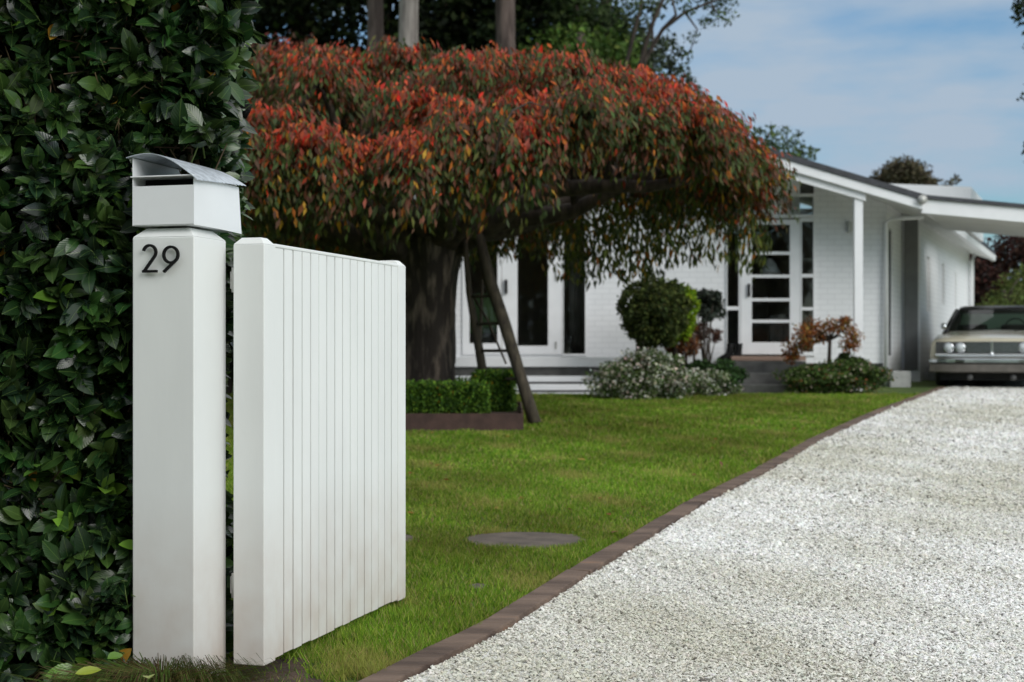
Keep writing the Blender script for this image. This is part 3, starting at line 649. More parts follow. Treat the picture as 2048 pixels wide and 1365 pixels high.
# foliage: drooping twigs from every mound
bp_, bd_, bn_, bl_, bc_ = [], [], [], [], []
NT, NL = 84, 15
ms = np.array(mounds)
for (mx_, my, mz, r) in mounds:
    rim = r > .84
    out_a = math.atan2((my-CY)/RY, (mx_-CX)/RX); nt_ = NT+(26 if rim else 0)
    nb = 10; ba = rng.normal(out_a, 1.2, nb) if r > .3 else rng.uniform(0, 2*PI, nb); bi = rng.integers(0, nb, nt_)
    a = ba[bi]+rng.normal(0, .16, nt_); br = rng.uniform(.15, .74, nb); bd = rng.uniform(.28, .72, nb)
    reach = br[bi]*rng.uniform(.75, 1.1, nt_); drop = bd[bi]*rng.uniform(.8, 1.12, nt_)*(random.uniform(.85, 1.35) if rim else .9); rise = rng.uniform(.05, .27, nt_)
    if my < CY: drop = drop*(1.12 if mx_ < .2 else .86)
    redness = np.clip(.33+.30*random.gauss(0, 1)+.22*math.sin(mx_*1.1+.4)*math.cos(my*1.3), .03, .8)+(.12 if mz > 3.3 else 0)
    tw = rng.normal(0, .25, nb)[bi]+rng.normal(0, .1, nt_)
    for j in range(NL):
        t_ = (j+rng.random(nt_))/NL
        hx = np.cos(a)*reach*np.sqrt(t_); hy = np.sin(a)*reach*np.sqrt(t_)
        P = np.stack([mx_+hx+rng.normal(0, .05, nt_), my+hy+rng.normal(0, .05, nt_), mz+rise*np.sin(np.minimum(t_*3, PI/2))-drop*t_**1.6+rng.normal(0, .03, nt_)], 1)
        D = np.stack([np.cos(a)*.35+rng.normal(0, .3, nt_), np.sin(a)*.35+rng.normal(0, .3, nt_), -1+.45*(1-t_)+rng.normal(0, .15, nt_)], 1)
        Nn = np.stack([np.cos(a)+rng.normal(0, .6, nt_), np.sin(a)+rng.normal(0, .6, nt_), .35+rng.normal(0, .3, nt_)], 1)
        green = pal(nt_, [(.062,.088,.020), (.038,.062,.018), (.095,.095,.028), (.16,.060,.030), (.10,.050,.028)], [3.0, 2.6, 2.0, 2.0, 2.2], .22)
        red = pal(nt_, [(.43,.060,.022), (.52,.115,.025), (.26,.045,.028), (.58,.028,.012), (.34,.10,.065)], [3, 2.5, 3, .7, 1.5], .2)
        pr = np.clip((redness*2.1+tw)*(1.1-t_*1.45)+.05, .015, .96); k = rng.random(nt_) < pr; c = np.where(k[:, None], red, green)
        if rim:
            ylw = (rng.random(nt_) < .07*t_); c[ylw] = pal(int(ylw.sum()), [(.36,.20,.02), (.42,.13,.02)], None, .2)
        bp_.append(P); bd_.append(D); bn_.append(Nn); bl_.append(rng.uniform(.055, .120, nt_)); bc_.append(c)
# sparse yellowing leaves hanging under the crown
n = 17000; a = rng.uniform(0, 2*PI, n); r = np.sqrt(rng.uniform(.34, .99, n)); x = CX+RX*r*np.cos(a); y = CY+RY*r*np.sin(a)
cl = np.sin(3.1*x+1)*np.sin(2.7*y) > -.45; cl &= ~((y < CY-.6) & (x > .3)) & ~((y < CY-.6) & (x > -1.6) & (rng.random(n) < .6)); x, y = x[cl], y[cl]; n = len(x)
z = np.minimum(dome(x, y)-.35, rng.uniform(2.05, 2.9, n)+.10*np.sin(3.3*x+1)+.09*np.sin(7.7*x+2*y)+.22*np.exp(-((x+.35)/.8)**2)); bp_.append(np.stack([x, y, z], 1)); bd_.append(np.stack([rng.normal(0, .3, n), rng.normal(0, .3, n), -np.ones(n)], 1)); bn_.append(rdir(n)); bl_.append(rng.uniform(.09, .14, n))
bc_.append(pal(n, [(.36,.20,.02), (.10,.12,.02), (.045,.065,.02), (.36,.12,.02)], [.6, 3, 4, .3], .2))
P, D, Nn, L_, C = map(np.concatenate, (bp_, bd_, bn_, bl_, bc_))
o = leaves('crown', P-np.array([TX, TY, G(TY)]), D, Nn, L_, L_*.33, C, leaf_cherry, cherry)

# bed round the tree, box hedging, ladder
bed = empty('tree_bed', (-.75, 15.5, G(15.5)), 0, 'raised square bed with rusty steel edging round the cherry trunk', 'planter')
X0, X1, Y0, Y1 = (690-1024)/FPX*14.1, (1047-1024)/FPX*14.1, 14.1, 17.0
mb = MB(); mb.M = Matrix.Translation((.75, -15.5, -G(15.5))); tt = .02; zt_ = G(14.1)+.17
mb.box(X0, X1, Y0, Y0+tt, G(Y0)-.05, zt_); mb.box(X1-tt, X1, Y0+tt, Y1, G(Y0)-.05, zt_+.01); mb.box(X0, X0+tt, Y0+tt, Y1, G(Y0)-.05, zt_+.01); mb.box(X0+tt, X1-tt, Y1-tt, Y1, G(Y0), zt_+.01)
mb.build('steel_edging', corten, bed)
mb = MB(); mb.M = Matrix.Translation((.75, -15.5, -G(15.5))); mb.box(X0+tt, X1-tt, Y0+tt, Y1-tt, G(Y0), zt_-.03); mb.build('soil_fill', soil, bed)
def boxhedge(x0, x1, y0, y1, z0, z1, n, lab):
    e = empty('box_hedge', ((x0+x1)/2, (y0+y1)/2, z0), 0, lab, 'hedge', 'clipped box hedging in the tree bed')
    P = np.stack([rng.uniform(x0, x1, n), rng.uniform(y0, y1, n), rng.uniform(z0, z1, n)], 1); f = rng.integers(0, 5, n); j = rng.uniform(-.02, .03, n)
    f = np.where(rng.random(n) < .5, 0, f)
    P[f == 0, 1] = y0-j[f == 0]; P[f == 1, 2] = z1+j[f == 1]; P[f == 2, 0] = x0-j[f == 2]; P[f == 3, 0] = x1+j[f == 3]; P[f == 4, 1] = y1+j[f == 4]
    nrmv = np.array([[0,-1,0],[0,0,1],[-1,0,0],[1,0,0],[0,1,0]])[f]
    c = pal(n, [(.085,.17,.022), (.15,.27,.03), (.045,.10,.02), (.34,.22,.02)], [4, 2.4, 4, .10], .2)
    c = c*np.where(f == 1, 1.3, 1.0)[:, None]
    L_ = rng.uniform(.022, .042, n)
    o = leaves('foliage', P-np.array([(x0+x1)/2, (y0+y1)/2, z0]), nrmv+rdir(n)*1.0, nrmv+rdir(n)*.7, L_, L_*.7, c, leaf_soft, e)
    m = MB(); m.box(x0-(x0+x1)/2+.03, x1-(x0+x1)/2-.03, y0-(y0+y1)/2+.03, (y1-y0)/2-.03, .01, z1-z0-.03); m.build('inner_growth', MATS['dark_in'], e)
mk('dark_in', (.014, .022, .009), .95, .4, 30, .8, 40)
boxhedge((700-1024)/FPX*14.3, (970-1024)/FPX*14.3, 14.3, 14.7, zt_-.03, W(0, 771, 14.3).z, 9000, 'clipped box hedge along the front of the tree bed')
boxhedge((950-1024)/FPX*15.3, (1025-1024)/FPX*15.3, 15.2, 16.0, zt_-.03, W(0, 748, 15.2).z, 5200, 'small clipped box hedge block beside the ladder, behind the front one')
boxhedge((880-1024)/FPX*16.6, (965-1024)/FPX*16.6, 16.4, 16.75, zt_-.03, W(0, 763, 16.4).z, 2500, 'low box hedge strip at the back of the tree bed behind the trunk')

lad = empty('orchard_ladder', (.1, 15.0, G(15)), 0, 'old rustic timber ladder leaning against the cherry tree', 'ladder')
IL = Matrix.Translation((-.1, -15.0, -G(15)))
def limb(name, pts, rad, m=ladder_wood, n=8, wob=.08):
    mb = MB(); mb.M = IL; mb.tube(pts, rad, n, wob=wob); return mb.build(name, m, lad, smooth=True)
ra = [W(958, 470, 15.45), W(980, 560, 15.35), W(1010, 650, 15.2), W(1038, 740, 15.0), W(1070, 848, 14.84)]
rb = [W(930, 480, 15.5), W(938, 585, 15.5), W(955, 680, 15.5), W(975, 800, 15.5)]
limb('rail', ra, [.05, .066, .068, .062, .068]); limb('rail', rb, [.03, .035, .045, .05])
def at(pts, y):   # point of a rail at pixel-height fraction
    for a, b in zip(pts, pts[1:]):
        if a.z >= y >= b.z: return a.lerp(b, (a.z-y)/(a.z-b.z))
for y in (593, 648, 702, 757):
    z = W(0, y, 15.4).z; limb('rung', [at(rb, z), at(ra, z)], .018, wob=.02)
limb('brace', [W(936, 575, 15.6), W(975, 640, 15.55), W(1012, 728, 15.5)], .012)
limb('back_leg', [W(965, 560, 15.7), W(960, 680, 15.9), W(962, 775, 16.0)], [.018, .018, .02])

# ------------------------------------------------------------------ house
YF = 22.5; KF = FPX/YF
def HX(px): return (px-1024)/KF
def HZ(py): return EYE-(py-HORY)/KF
SH = math.tan(R(23))                    # side walls run back along this direction
house = empty('house', (2, YF, G(YF)), 0, 'single storey white painted brick house with dark low gable roof', 'house')
IH = Matrix.Translation((-2, -YF, -G(YF)))
def hb(): m = MB(); m.M = IH; return m
YB = 21.3; KB = FPX/YB
def BX(px): return (px-1024)/KB
def BZ(py): return EYE-(py-HORY)/KB
def roof_z(x): return BZ(403)+.14+(.296*(BX(1729)-x)) # underside of roof at x
ridge_x = BX(1150)
def uz(x): return roof_z(x) if x > ridge_x else roof_z(2*ridge_x-x)
floor = HZ(712)
T = .16
wl = HX(760); wr = HX(1770)
topL = lambda x: uz(x-(YF-YB)*SH)+.03
mb = hb()
def wallpoly(pxa, pxb, zb_, zt_=None):
    a, b = HX(pxa), HX(pxb); pts = [(a, zb_), (b, zb_)]
    if zt_ is None:
        pts.append((b, topL(b)))
        rx_ = ridge_x+(YF-YB)*SH
        if a < rx_ < b: pts.append((rx_, topL(rx_)))
        pts.append((a, topL(a)))
    else: pts += [(b, zt_), (a, zt_)]
    mb.xz(pts, YF, YF+T)
zbase = HZ(727)
wallpoly(760, 925, zbase); wallpoly(1172, 1453, zbase); wallpoly(1628, 1770, zbase)
wallpoly(925, 1172, HZ(440)); wallpoly(1453, 1600, HZ(437)); mb.build('front_wall', brick, house)
mb = hb(); mb.box(HX(925), HX(1172), YF+.002, YF+T, zbase, HZ(709)); mb.build('door_sill', white_trim, house)
mb = hb(); mb.box(HX(1453), HX(1628), YF+.002, YF+T, zbase, HZ(713)); mb.build('door_sill', white_trim, house)
mb = hb(); mb.box(HX(925), HX(1768), YF+.03, YF+T, G(YF)-.1, zbase); mb.build('foundation', dark_stone_and_shade, house)
# side walls run back at an angle, as the eave does
def sidewall(y0, y1, xo, z0, z1, holes=(), name='side_wall', m=brick):
    mb = hb(); ys = [y0]+[v for h in holes for v in h[:2]]+[y1]
    for i in range(0, len(ys), 2):
        a, b = ys[i], ys[i+1]; xa, xb = xo+(a-YF)*SH, xo+(b-YF)*SH
        mb.prism([(xa-.15, a, z0), (xa, a, z0), (xa, a, z1), (xa-.15, a, z1)], (xb-xa, b-a, 0))
    for (a, b, za, zc) in holes:
        xa, xb = xo+(a-YF)*SH, xo+(b-YF)*SH
        mb.prism([(xa-.15, a, z0), (xa, a, z0), (xa, a, za), (xa-.15, a, za)], (xb-xa, b-a, 0)); mb.prism([(xa-.15, a, zc), (xa, a, zc), (xa, a, z1), (xa-.15, a, z1)], (xb-xa, b-a, 0))
        g_ = hb(); g_.prism([(xa-.10, a, za), (xa-.08, a, za), (xa-.08, a, zc), (xa-.10, a, zc)], (xb-xa, b-a, 0)); g_.build('side_window', curtain_m, house)
    return mb.build(name, m, house)
zE = BZ(403)+.10
sidewall(YF+T, 24.9, HX(1770), G(23)-.1, zE, [(22.86, 23.3, floor, floor+2.05)])
mb = hb(); xa = HX(1770)+(22.86-YF)*SH; mb.prism([(xa-.07, 22.87, floor), (xa-.03, 22.87, floor), (xa-.03, 22.87, floor+2.04), (xa-.07, 22.87, floor+2.04)], (.42*SH, .42, 0)); mb.build('side_door', black_metal, house)
XB = W(1832, 0, 24.2).x-(24.2-YF)*SH
sidewall(24.4, 33, XB, G(24)-.1, zE, [(25.6, 26.1, 1.75, 2.75), (27.8, 28.3, 1.95, 2.75), (30.0, 30.4, 1.95, 2.7)])
mb = hb(); xa = HX(1770)+(24.3-YF)*SH; mb.box(xa-.0, XB+(24.4-YF)*SH, 24.25, 24.399, G(24)-.1, zE); mb.build('return_wall', brick, house)
mb = hb(); mb.box(xa+.02, XB+(24.4-YF)*SH-.05, 24.20, 24.248, G(24)+.2, zE-.05); mb.build('porch_shade_panel', mk('grey_shade', (.13, .13, .13), .5, .1), house)  # grey panel added over the return wall; its tone stands in for porch shade
mb = hb(); mb.box(HX(760)+.2, HX(1770)+4.6, 32.85, 33, G(24), zE); mb.box(HX(760), HX(760)+.15, YF+T, 33, G(24), zE); mb.build('rear_wall', brick, house)
mb = hb(); x_ = XB+(25.2-YF)*SH; mb.prism([(x_+.004, 25.0, G(24)), (x_+.15, 25.0, G(24)), (x_+.12, 25.0, G(24)+.18), (x_+.004, 25.0, G(24)+.22)], (7.6*SH, 7.6, 0)); mb.build('wall_plinth', concrete, house)
# roof
def roofpoly(z_off, th, xr): 
    xl = 2*ridge_x-xr
    return [(xl, uz(xl)+z_off), (ridge_x, uz(ridge_x)+z_off), (xr, uz(xr)+z_off), (xr, uz(xr)+z_off+th), (ridge_x, uz(ridge_x)+z_off+th), (xl, uz(xl)+z_off+th)]
xr = BX(1842)
mb = hb(); mb.xz(roofpoly(.115, .085, xr+.02), YB-.16, 33.4, SH); mb.build('roof', roof_dark, house)
mb = hb(); mb.xz(roofpoly(0.0, .112, xr-.02), YB+.06, 33.3, SH); mb.build('soffit', soffit_white, house)
mb = hb(); mb.xz(roofpoly(-.03, .142, xr), YB-.13, YB-.085, SH); mb.build('fascia', white_trim, house, bevel=.004)
# beam below the barge board, ends over the porch post
xb = BX(1729); xl = 2*ridge_x-xb
mb = hb(); mb.xz([(xl, uz(xl)-.17), (ridge_x, uz(ridge_x)-.17), (xb, uz(xb)-.14), (xb, uz(xb)-.006), (ridge_x, uz(ridge_x)-.006), (xl, uz(xl)-.006)], YB-.06, YB+.055, SH); mb.build('roof_beam', white_trim, house, bevel=.004)
mb = hb(); mb.box(BX(1708), BX(1725), YB-.03, YB+.05, G(YB)-.05, uz(BX(1716))-.10); mb.build('porch_post', white_trim, house, bevel=.004)
# side eave gutter
mb = hb(); x_ = xr; z_ = uz(xr)+.06
mb.prism([(x_, YB, z_-.09), (x_+.09, YB, z_-.09), (x_+.11, YB, z_+.03), (x_, YB, z_+.03)], (12.1*SH, 12.1, 0)); mb.build('gutter', white_trim, house)
mb = hb(); mb.lathe([(0, -.1), (.07, -.1), (.07, .12), (0, .12)], (BX(1838), YB-.10, BZ(402)), 14, 'Y'); mb.build('gutter_cap', hinge_steel, house, smooth=True)
mb = hb(); xd = XB+(32.6-YF)*SH+.10; mb.tube([(xd+.45, 32.9, zE+.02), (xd+.1, 32.7, zE-.12), (xd, 32.6, zE-.3), (xd, 32.6, G(24))], .05, 10); mb.build('downpipe', white_trim, house, smooth=True)
mb = hb(); xc = HX(1770); mb.tube([(HX(1838), YF-.25, HZ(438)), (HX(1779), YF-.08, HZ(439)), (xc, YF-.07, HZ(446)), (xc, YF-.07, G(YF))], .032, 10); mb.build('downpipe', white_trim, house, smooth=True)
# box on the roof behind
mb = hb(); c0 = W(1735, 392, 27); c1 = W(1942, 368, 27); mb.xz([(c0.x, 3.3), (c1.x, 3.3), (c1.x, W(0,374,27).z), (c0.x+.25, W(0,367,27).z), (c0.x, W(0,372,27).z)], 27, 29.5, SH); mb.build('clerestory', white_trim, house)
# wall lamp
mb = hb(); mb.box(HX(1693), HX(1701), YF-.09, YF-.003, HZ(465), HZ(444)); mb.build('wall_lamp', hinge_steel, house, bevel=.01)

# windows and doors
def frame(name, px0, px1, py0, py1, bars_h=(), bars_v=(), fw=5, y=YF+.05, d=.06, parent=house, pane=True, edges=(1,1,1,1)):
    mb = hb() if parent is house else MB()
    if parent is not house: mb.M = IH
    x0, x1, z0, z1 = HX(px0), HX(px1), HZ(py1), HZ(py0)
    if not hasattr(fw, '__len__'): fl = fr_ = ft = fb = fw/KF
    else: fl, fr_, ft, fb = [q/KF for q in fw]
    mb.box(x0, x0+fl, y-d, y, z0, z1); mb.box(x1-fr_, x1, y-d, y, z0, z1); mb.box(x0+fl, x1-fr_, y-d+.002, y-.002, z0, z0+fb); mb.box(x0+fl, x1-fr_, y-d+.002, y-.002, z1-ft, z1)
    for (p, h) in bars_h: mb.box(x0+fl, x1-fr_, y-d+.006, y-.006, HZ(p+h/2), HZ(p-h/2))
    for (p, h) in bars_v: mb.box(HX(p-h/2), HX(p+h/2), y-d+.008, y-.008, z0+fb, z1-ft)
    o = mb.build(name, white_trim, parent)
    if pane:
        g_ = MB(); g_.M = IH; g_.box(x0+fl*.5, x1-fr_*.5, y-.034, y-.028, z0+fb*.5, z1-ft*.5); g_.build('pane', glass, o)
    return o
yd = YF+.03
o = frame('french_door', 1004, 1124, 440, 709, fw=(31, 28, 12, 17), y=yd)
m_ = MB(); m_.M = IH; m_.box(HX(1010), HX(1015), YF-.09, YF-.032, HZ(588), HZ(560)); m_.build('handle', black_metal, o, bevel=.005)
for z in (555, 690):
    m_ = MB(); m_.M = IH; m_.box(HX(1110), HX(1113), YF-.045, YF-.032, HZ(z+8), HZ(z-6)); m_.build('door_hinge', hinge_steel, o)
frame('french_door', 925, 1003, 440, 709, fw=(14, 8, 12, 22), y=yd)
frame('sidelight', 1125, 1174, 440, 712, fw=(2, 4, 6, 4), y=yd)
frame('sidelight', 1452, 1480, 437, 713, [(617, 7)], fw=(2, 3, 6, 5), y=yd)
o = frame('front_door', 1481, 1599, 440, 709, [(507, 6), (553, 6), (600, 6), (643, 6)], fw=(22, 20, 10, 24), y=yd)
m_ = MB(); m_.M = IH; m_.box(HX(1495), HX(1499), YF-.09, YF-.032, HZ(594), HZ(568)); m_.build('handle', black_metal, o, bevel=.005)
frame('sidelight', 1600, 1629, 436, 712, [(552, 7), (618, 6)], fw=(3, 3, 8, 8), y=yd)
mb = hb(); mb.box(HX(1600), HX(1629), YF-.02, YF+.05, HZ(436), HZ(432)); 
frame('transom', 1560, 1629, 388, 435, fw=(3, 3, 6, 5), y=yd)
mb = hb(); mb.xz([(HX(1540), HZ(387)), (HX(1628), HZ(387)), (HX(1628), topL(HX(1628))), (HX(1540), topL(HX(1540)))], YF+.03, YF+.06); mb.build('gable_panel', dark_stone_and_shade, house)
# dim rooms behind the glass
mb = hb()
for (a, b) in ((HX(900), HX(1200)), (HX(1440), HX(1630))):
    y0_, y1_ = YF+T+.003, YF+4.2; z0_, z1_ = floor-.02, 3.25
    mb.box(a-.06, a, y0_, y1_, z0_, z1_); mb.box(b, b+.06, y0_, y1_, z0_, z1_); mb.box(a, b, y1_-.06, y1_-.003, z0_, z1_); mb.box(a, b, y0_, y1_-.06, z0_-.06, z0_-.003); mb.box(a, b, y0_, y1_-.06, z1_+.003, z1_+.06)
mb.build('room_lining', room_wall, house)
def drape(x0, x1, y, z0, z1):
    mb = hb(); n = 28; rr = [[], []]
    pts = [(x0+(x1-x0)*i/n, y+.03*math.sin(i*1.9)) for i in range(n+1)]
    vs = [(x, yy, z0) for x, yy in pts]+[(x, yy, z1) for x, yy in pts]; fs = [(i, i+1, n+2+i, n+1+i) for i in range(n)]
    mb.add(vs, fs); o = mb.build('curtain', curtain_m, house, smooth=True); o.modifiers.new('solid', 'SOLIDIFY').thickness = .004
drape(HX(1140), HX(1176), YF+.45, floor, 2.5); drape(HX(1553), HX(1606), YF+.6, floor, 1.62)
lamp = empty('pendant_lamp', (HX(1550), YF+.42, 0), 0, 'white conical pendant lampshade seen through the front door glass', 'lamp')
MB().lathe([(.03, HZ(512)-.02), (.04, HZ(515)), (.19, HZ(546)), (.185, HZ(546))], (0, 0, 0), 24).build('lamp_shade', shade_m, lamp, smooth=True)
MB().lathe([(.006, HZ(515)), (.006, 3.2)], (0, 0, 0), 8).build('cord', black_metal, lamp)
ch = empty('green_chair', (HX(962), YF+.75, floor), 0, 'green upholstered chair seen through the left french door', 'chair')
mb = MB(); mb.xz([(-.24, .42), (.24, .42), (.26, .85), (.20, 1.0), (0, 1.04), (-.20, 1.0), (-.26, .85)], .25, .34); mb.build('backrest', chair_m, ch, bevel=.03)
MB().box(-.26, .26, -.25, .26, .36, .46).build('seat', chair_m, ch, bevel=.03)
for sx in (-1, 1):
    for sy in (-1, 1): MB().tube([(sx*.22, sy*.2, .36), (sx*.24, sy*.22, 0)], [.02, .014], 8).build('leg', ladder_wood, ch)

# terrace on the left, front steps, side step
ter = empty('terrace', (HX(1000), 21.5, G(21.5)), 0, 'white brick terrace with shallow steps below the french doors', 'terrace')
IT = Matrix.Translation((-HX(1000), -21.5, -G(21.5)))
yt = 21.6; kt = FPX/yt
def tz(py, y=yt): return EYE-(py-HORY)/FPX*y
xa, xb_ = (700-1024)/kt, (1300-1024)/kt
mb = MB(); mb.M = IT; mb.box(xa, xb_, yt, YF-.003, tz(734), tz(715)); mb.build('coping', white_trim, ter, bevel=.006)
mb = MB(); mb.M = IT; mb.box(xa, xb_, yt+.06, YF-.003, G(21)-.1, tz(734)-.003); mb.build('shadow_tone_wall', dark_stone_and_shade, ter)  # dark tone stands in for the shadow under the coping
for i, (ya, p0, p1) in enumerate(((21.25, 764, 753), (20.8, 781, 770), (20.35, 800, 787))):
    mb = MB(); mb.M = IT; z1 = tz(p1, ya); z0 = tz(p0, ya)
    mb.box(xa, xb_-.1*i, ya, yt+.055, z0-.0, z1); mb.build('step', white_trim, ter, bevel=.01)
    mb = MB(); mb.M = IT; mb.box(xa, xb_-.1*i-.01, ya+.03, yt+.05, z0-.06, z0-.003); mb.build('riser', dark_stone_and_shade, ter)
st = empty('front_steps', (HX(1530), 21.8, G(21.8)), 0, 'dark stone steps with timber top tread up to the front door', 'steps')
IS = Matrix.Translation((-HX(1530), -21.8, -G(21.8)))
for i, (ya, pt_, pb, m_, nm) in enumerate(((21.9, 713, 722, step_timber, 'top_tread'), (21.6, 723, 744, dark_stone_and_shade, 'step'), (21.2, 747, 766, dark_stone_and_shade, 'step'), (20.8, 770, 788, dark_stone_and_shade, 'step'))):
    mb = MB(); mb.M = IS; k_ = FPX/ya; x0_, x1_ = (1463-1024)/k_, (1612-1024)/k_
    z1 = EYE-(pt_-HORY)/k_
    yb_ = YF-.01
    mb.box(x0_-.002*i, x1_+.002*i, ya, (YF-.03) if i == 0 else 22.2, (EYE-(pb-HORY)/k_ if i == 0 else G(20.8)-.1), z1); mb.build(nm, m_, st, bevel=.008)
ss = MB(); p = W(1780, 0, 22.0); ss.box(W(1781, 0, 22.3).x, W(1822, 0, 22.3).x, 22.3, 22.9, G(22)-.1, W(0, 743, 22.3).z)
tag(ss.build('side_step', concrete, bevel=.01), 'pale concrete step at the house corner beside the car', 'step')
bo = empty('boots', (HX(1456), 22.1, HZ(716)-.0), 0, 'pair of black boots standing left of the front door', 'boots')
bo.location.z = W(0, 722, 22.1).z
for dx in (-.06, .08):
    mb = MB(); rr = []
    for (z, cx_, rx_, ry_) in ((0, -.05, .12, .045), (.04, -.05, .12, .045), (.08, -.02, .09, .045), (.12, .02, .055, .045), (.2, .03, .05, .045), (.27, .035, .055, .05)):
        rr.append([(dx+cx_+rx_*math.cos(a), ry_*math.sin(a), z) for a in [2*PI*k/12 for k in range(12)]])
    mb.loft(rr); mb.build('boot', black_metal, bo, smooth=True)

# carport
cp = empty('carport', (7.5, 22.8, G(22.8)), 0, 'white flat roofed carport joined to the right side of the house', 'carport')
IC = Matrix.Translation((-7.5, -22.8, -G(22.8)))
yc = 21.2
def cz(py): return EYE-(py-HORY)/FPX*yc
xs0 = (1843-1024)/FPX*yc; sl2 = ((cz(445)-cz(426))/((2048-1840)/FPX*yc)); sl1 = sl2
x_end = 12.2
def cline(py, x): return cz(py)+sl2*(x-xs0)
mb = MB(); mb.M = IC; mb.xz([(xs0, cline(426, xs0)), (x_end, cline(426, x_end)), (x_end, cline(398, x_end)), (xs0, cline(398, xs0))], yc, yc+.05); mb.build('fascia', white_trim, cp)
mb = MB(); mb.M = IC; mb.xz([(xs0+.1, cline(425, xs0)+.02), (x_end, cline(425, x_end)+.02), (x_end, cline(425, x_end)+.06), (xs0+.1, cline(425, xs0)+.06)], yc+.052, 24.5, SH*.9); mb.build('soffit', soffit_white, cp)
mb = MB(); mb.M = IC; mb.xz([(xs0, cline(397.5, xs0)), (x_end, cline(397.5, x_end)), (x_end, cline(392, x_end)), (xs0, cline(390, xs0))], yc-.05, 24.6, SH*.9); mb.build('roof', roof_dark, cp)
if 0: mb = MB(); mb.M = IC; mb.xz([(xs0+1.4, cline(426, xs0+1.4)), (x_end+1.3, cline(426, x_end+1.3)), (x_end+1.3, cline(405, x_end+1.3)), (xs0+1.4, cline(405, xs0+1.4))], 24.62, 24.68); mb.build('rear_fascia', white_trim, cp)
for y in (21.5, 24.3):
    mb = MB(); mb.M = IC; mb.box(11.9, 12.02, y, y+.12, G(y)-.05, cline(425, 12)); mb.build('post', white_trim, cp)

# ------------------------------------------------------------------ car
car_paint = mk('cream_car_paint', (.60, .55, .42), .25, .03, 2, coat=.6)
vinyl = mk('black_vinyl', (.012, .011, .012), .45, .1)
chrome = mk('chrome', (.75, .77, .8), .12, .03, 3, metal=1)
grille_m = mk('grille_metal', (.10, .10, .10), .4, .2, 30, metal=.5)
bumper_m = mk('bumper_lower', (.20, .18, .16), .35, .15, 6, metal=.4)
rubber = mk('rubber', (.015, .015, .015), .8, .1)
car_glass = glass_mat('car_glass', (.35, .50, .45), 1.0)
lamp_glass = mk('lamp_glass', (.62, .66, .68), .1, .05, 30)
mk('fog_lamp_glass', (.10, .10, .10), .3); KC = FPX/21.8
car = empty('vintage_car', ((1983-1024)/KC, 21.8, 1.06-(780-700)/KC), -R(19.5), 'cream vintage sedan with black roof parked facing the drive', 'car')
car.scale = (.955, 1, 1)
def ring(y, hw, zb_, zbelt, ztop, crown=.02):
    h = [(-hw*.90, zb_), (-hw*.985, zb_+.08), (-hw, (zb_+zbelt)/2), (-hw*.985, zbelt-.06), (-hw*.93, zbelt), (-hw*.70, ztop), (-hw*.35, ztop+crown*.7), (0, ztop+crown)]
    pts = [(x, y, z) for x, z in h]+[(-x, y, z) for x, z in reversed(h[:-1])]
    return pts
st_ = [(.04, .90, .30, .70, .745), (.12, .955, .28, .745, .775), (.5, .965, .27, .79, .83), (1.2, .97, .26, .83, .88), (1.62, .975, .26, .86, .915), (2.6, .98, .25, .87, .91), (3.9, .98, .26, .87, .91), (4.6, .97, .30, .86, .90), (5.25, .94, .34, .80, .84), (5.38, .88, .38, .74, .76)]
MB().loft([ring(*s) for s in st_]).build('body', car_paint, car, smooth=True, bevel=0)
# cabin
def cabr(z, yf, yr, hwf, hwr): return [(-hwf, yf, z), (0, yf-.10, z), (hwf, yf, z), (hwr, (yf+yr)/2, z), (hwr*.97, yr, z), (0, yr+.05, z), (-hwr*.97, yr, z), (-hwr, (yf+yr)/2, z)]
MB().loft([cabr(1.25, 2.25, 3.75, .60, .63), cabr(1.335, 2.42, 3.62, .57, .58), cabr(1.365, 2.7, 3.4, .50, .50)]).build('roof', vinyl, car, smooth=True)
for sx in (-1, 1):
    MB().tube([(sx*.80, 1.62, .88), (sx*.615, 2.26, 1.27)], .045, 8).build('pillar', vinyl, car, smooth=True)
    MB().tube([(sx*.80, 4.35, .88), (sx*.63, 3.72, 1.27)], [.12, .06], 8).build('pillar', vinyl, car, smooth=True)
    m_ = MB(); m_.add([(sx*.80, 1.70, .90), (sx*.80, 4.25, .90), (sx*.63, 3.70, 1.26), (sx*.62, 2.30, 1.26)], [(0, 1, 2, 3)]); m_.build('side_window', car_glass, car)
m_ = MB(); m_.add([(-.78, 1.63, .89), (0, 1.50, .91), (.78, 1.63, .89), (.60, 2.26, 1.275), (0, 2.14, 1.29), (-.60, 2.26, 1.275)], [(0, 1, 4, 5), (1, 2, 3, 4)]); m_.build('windscreen', car_glass, car)
m_ = MB(); m_.add([(-.78, 4.4, .89), (.78, 4.4, .89), (.60, 3.74, 1.27), (-.60, 3.74, 1.27)], [(0, 1, 2, 3)]); m_.build('rear_window', car_glass, car)
m_ = MB(); m_.tube([(-.72, 1.60, .905), (0, 1.47, .925), (.72, 1.60, .905)], .014, 6); m_.build('windscreen_trim', chrome, car)
m_ = MB()
for x in (-.05, .45): m_.tube([(x-.1, 1.53, .925), (x+.32, 1.66, 1.0)], .007, 5)
m_.build('wiper', black_metal, car)
for x in (-.38, .38): MB().box(x-.27, x+.27, 2.75, 2.95, .5, 1.05).build('front_seat', vinyl, car, bevel=.05)
m_ = MB(); m_.lathe([(.19, -.012), (.19, .012), (.17, .012), (.17, -.012), (.19, -.012)], (.36, 2.0, .95), 24, 'Y'); m_.build('steering_wheel', vinyl, car, smooth=True)
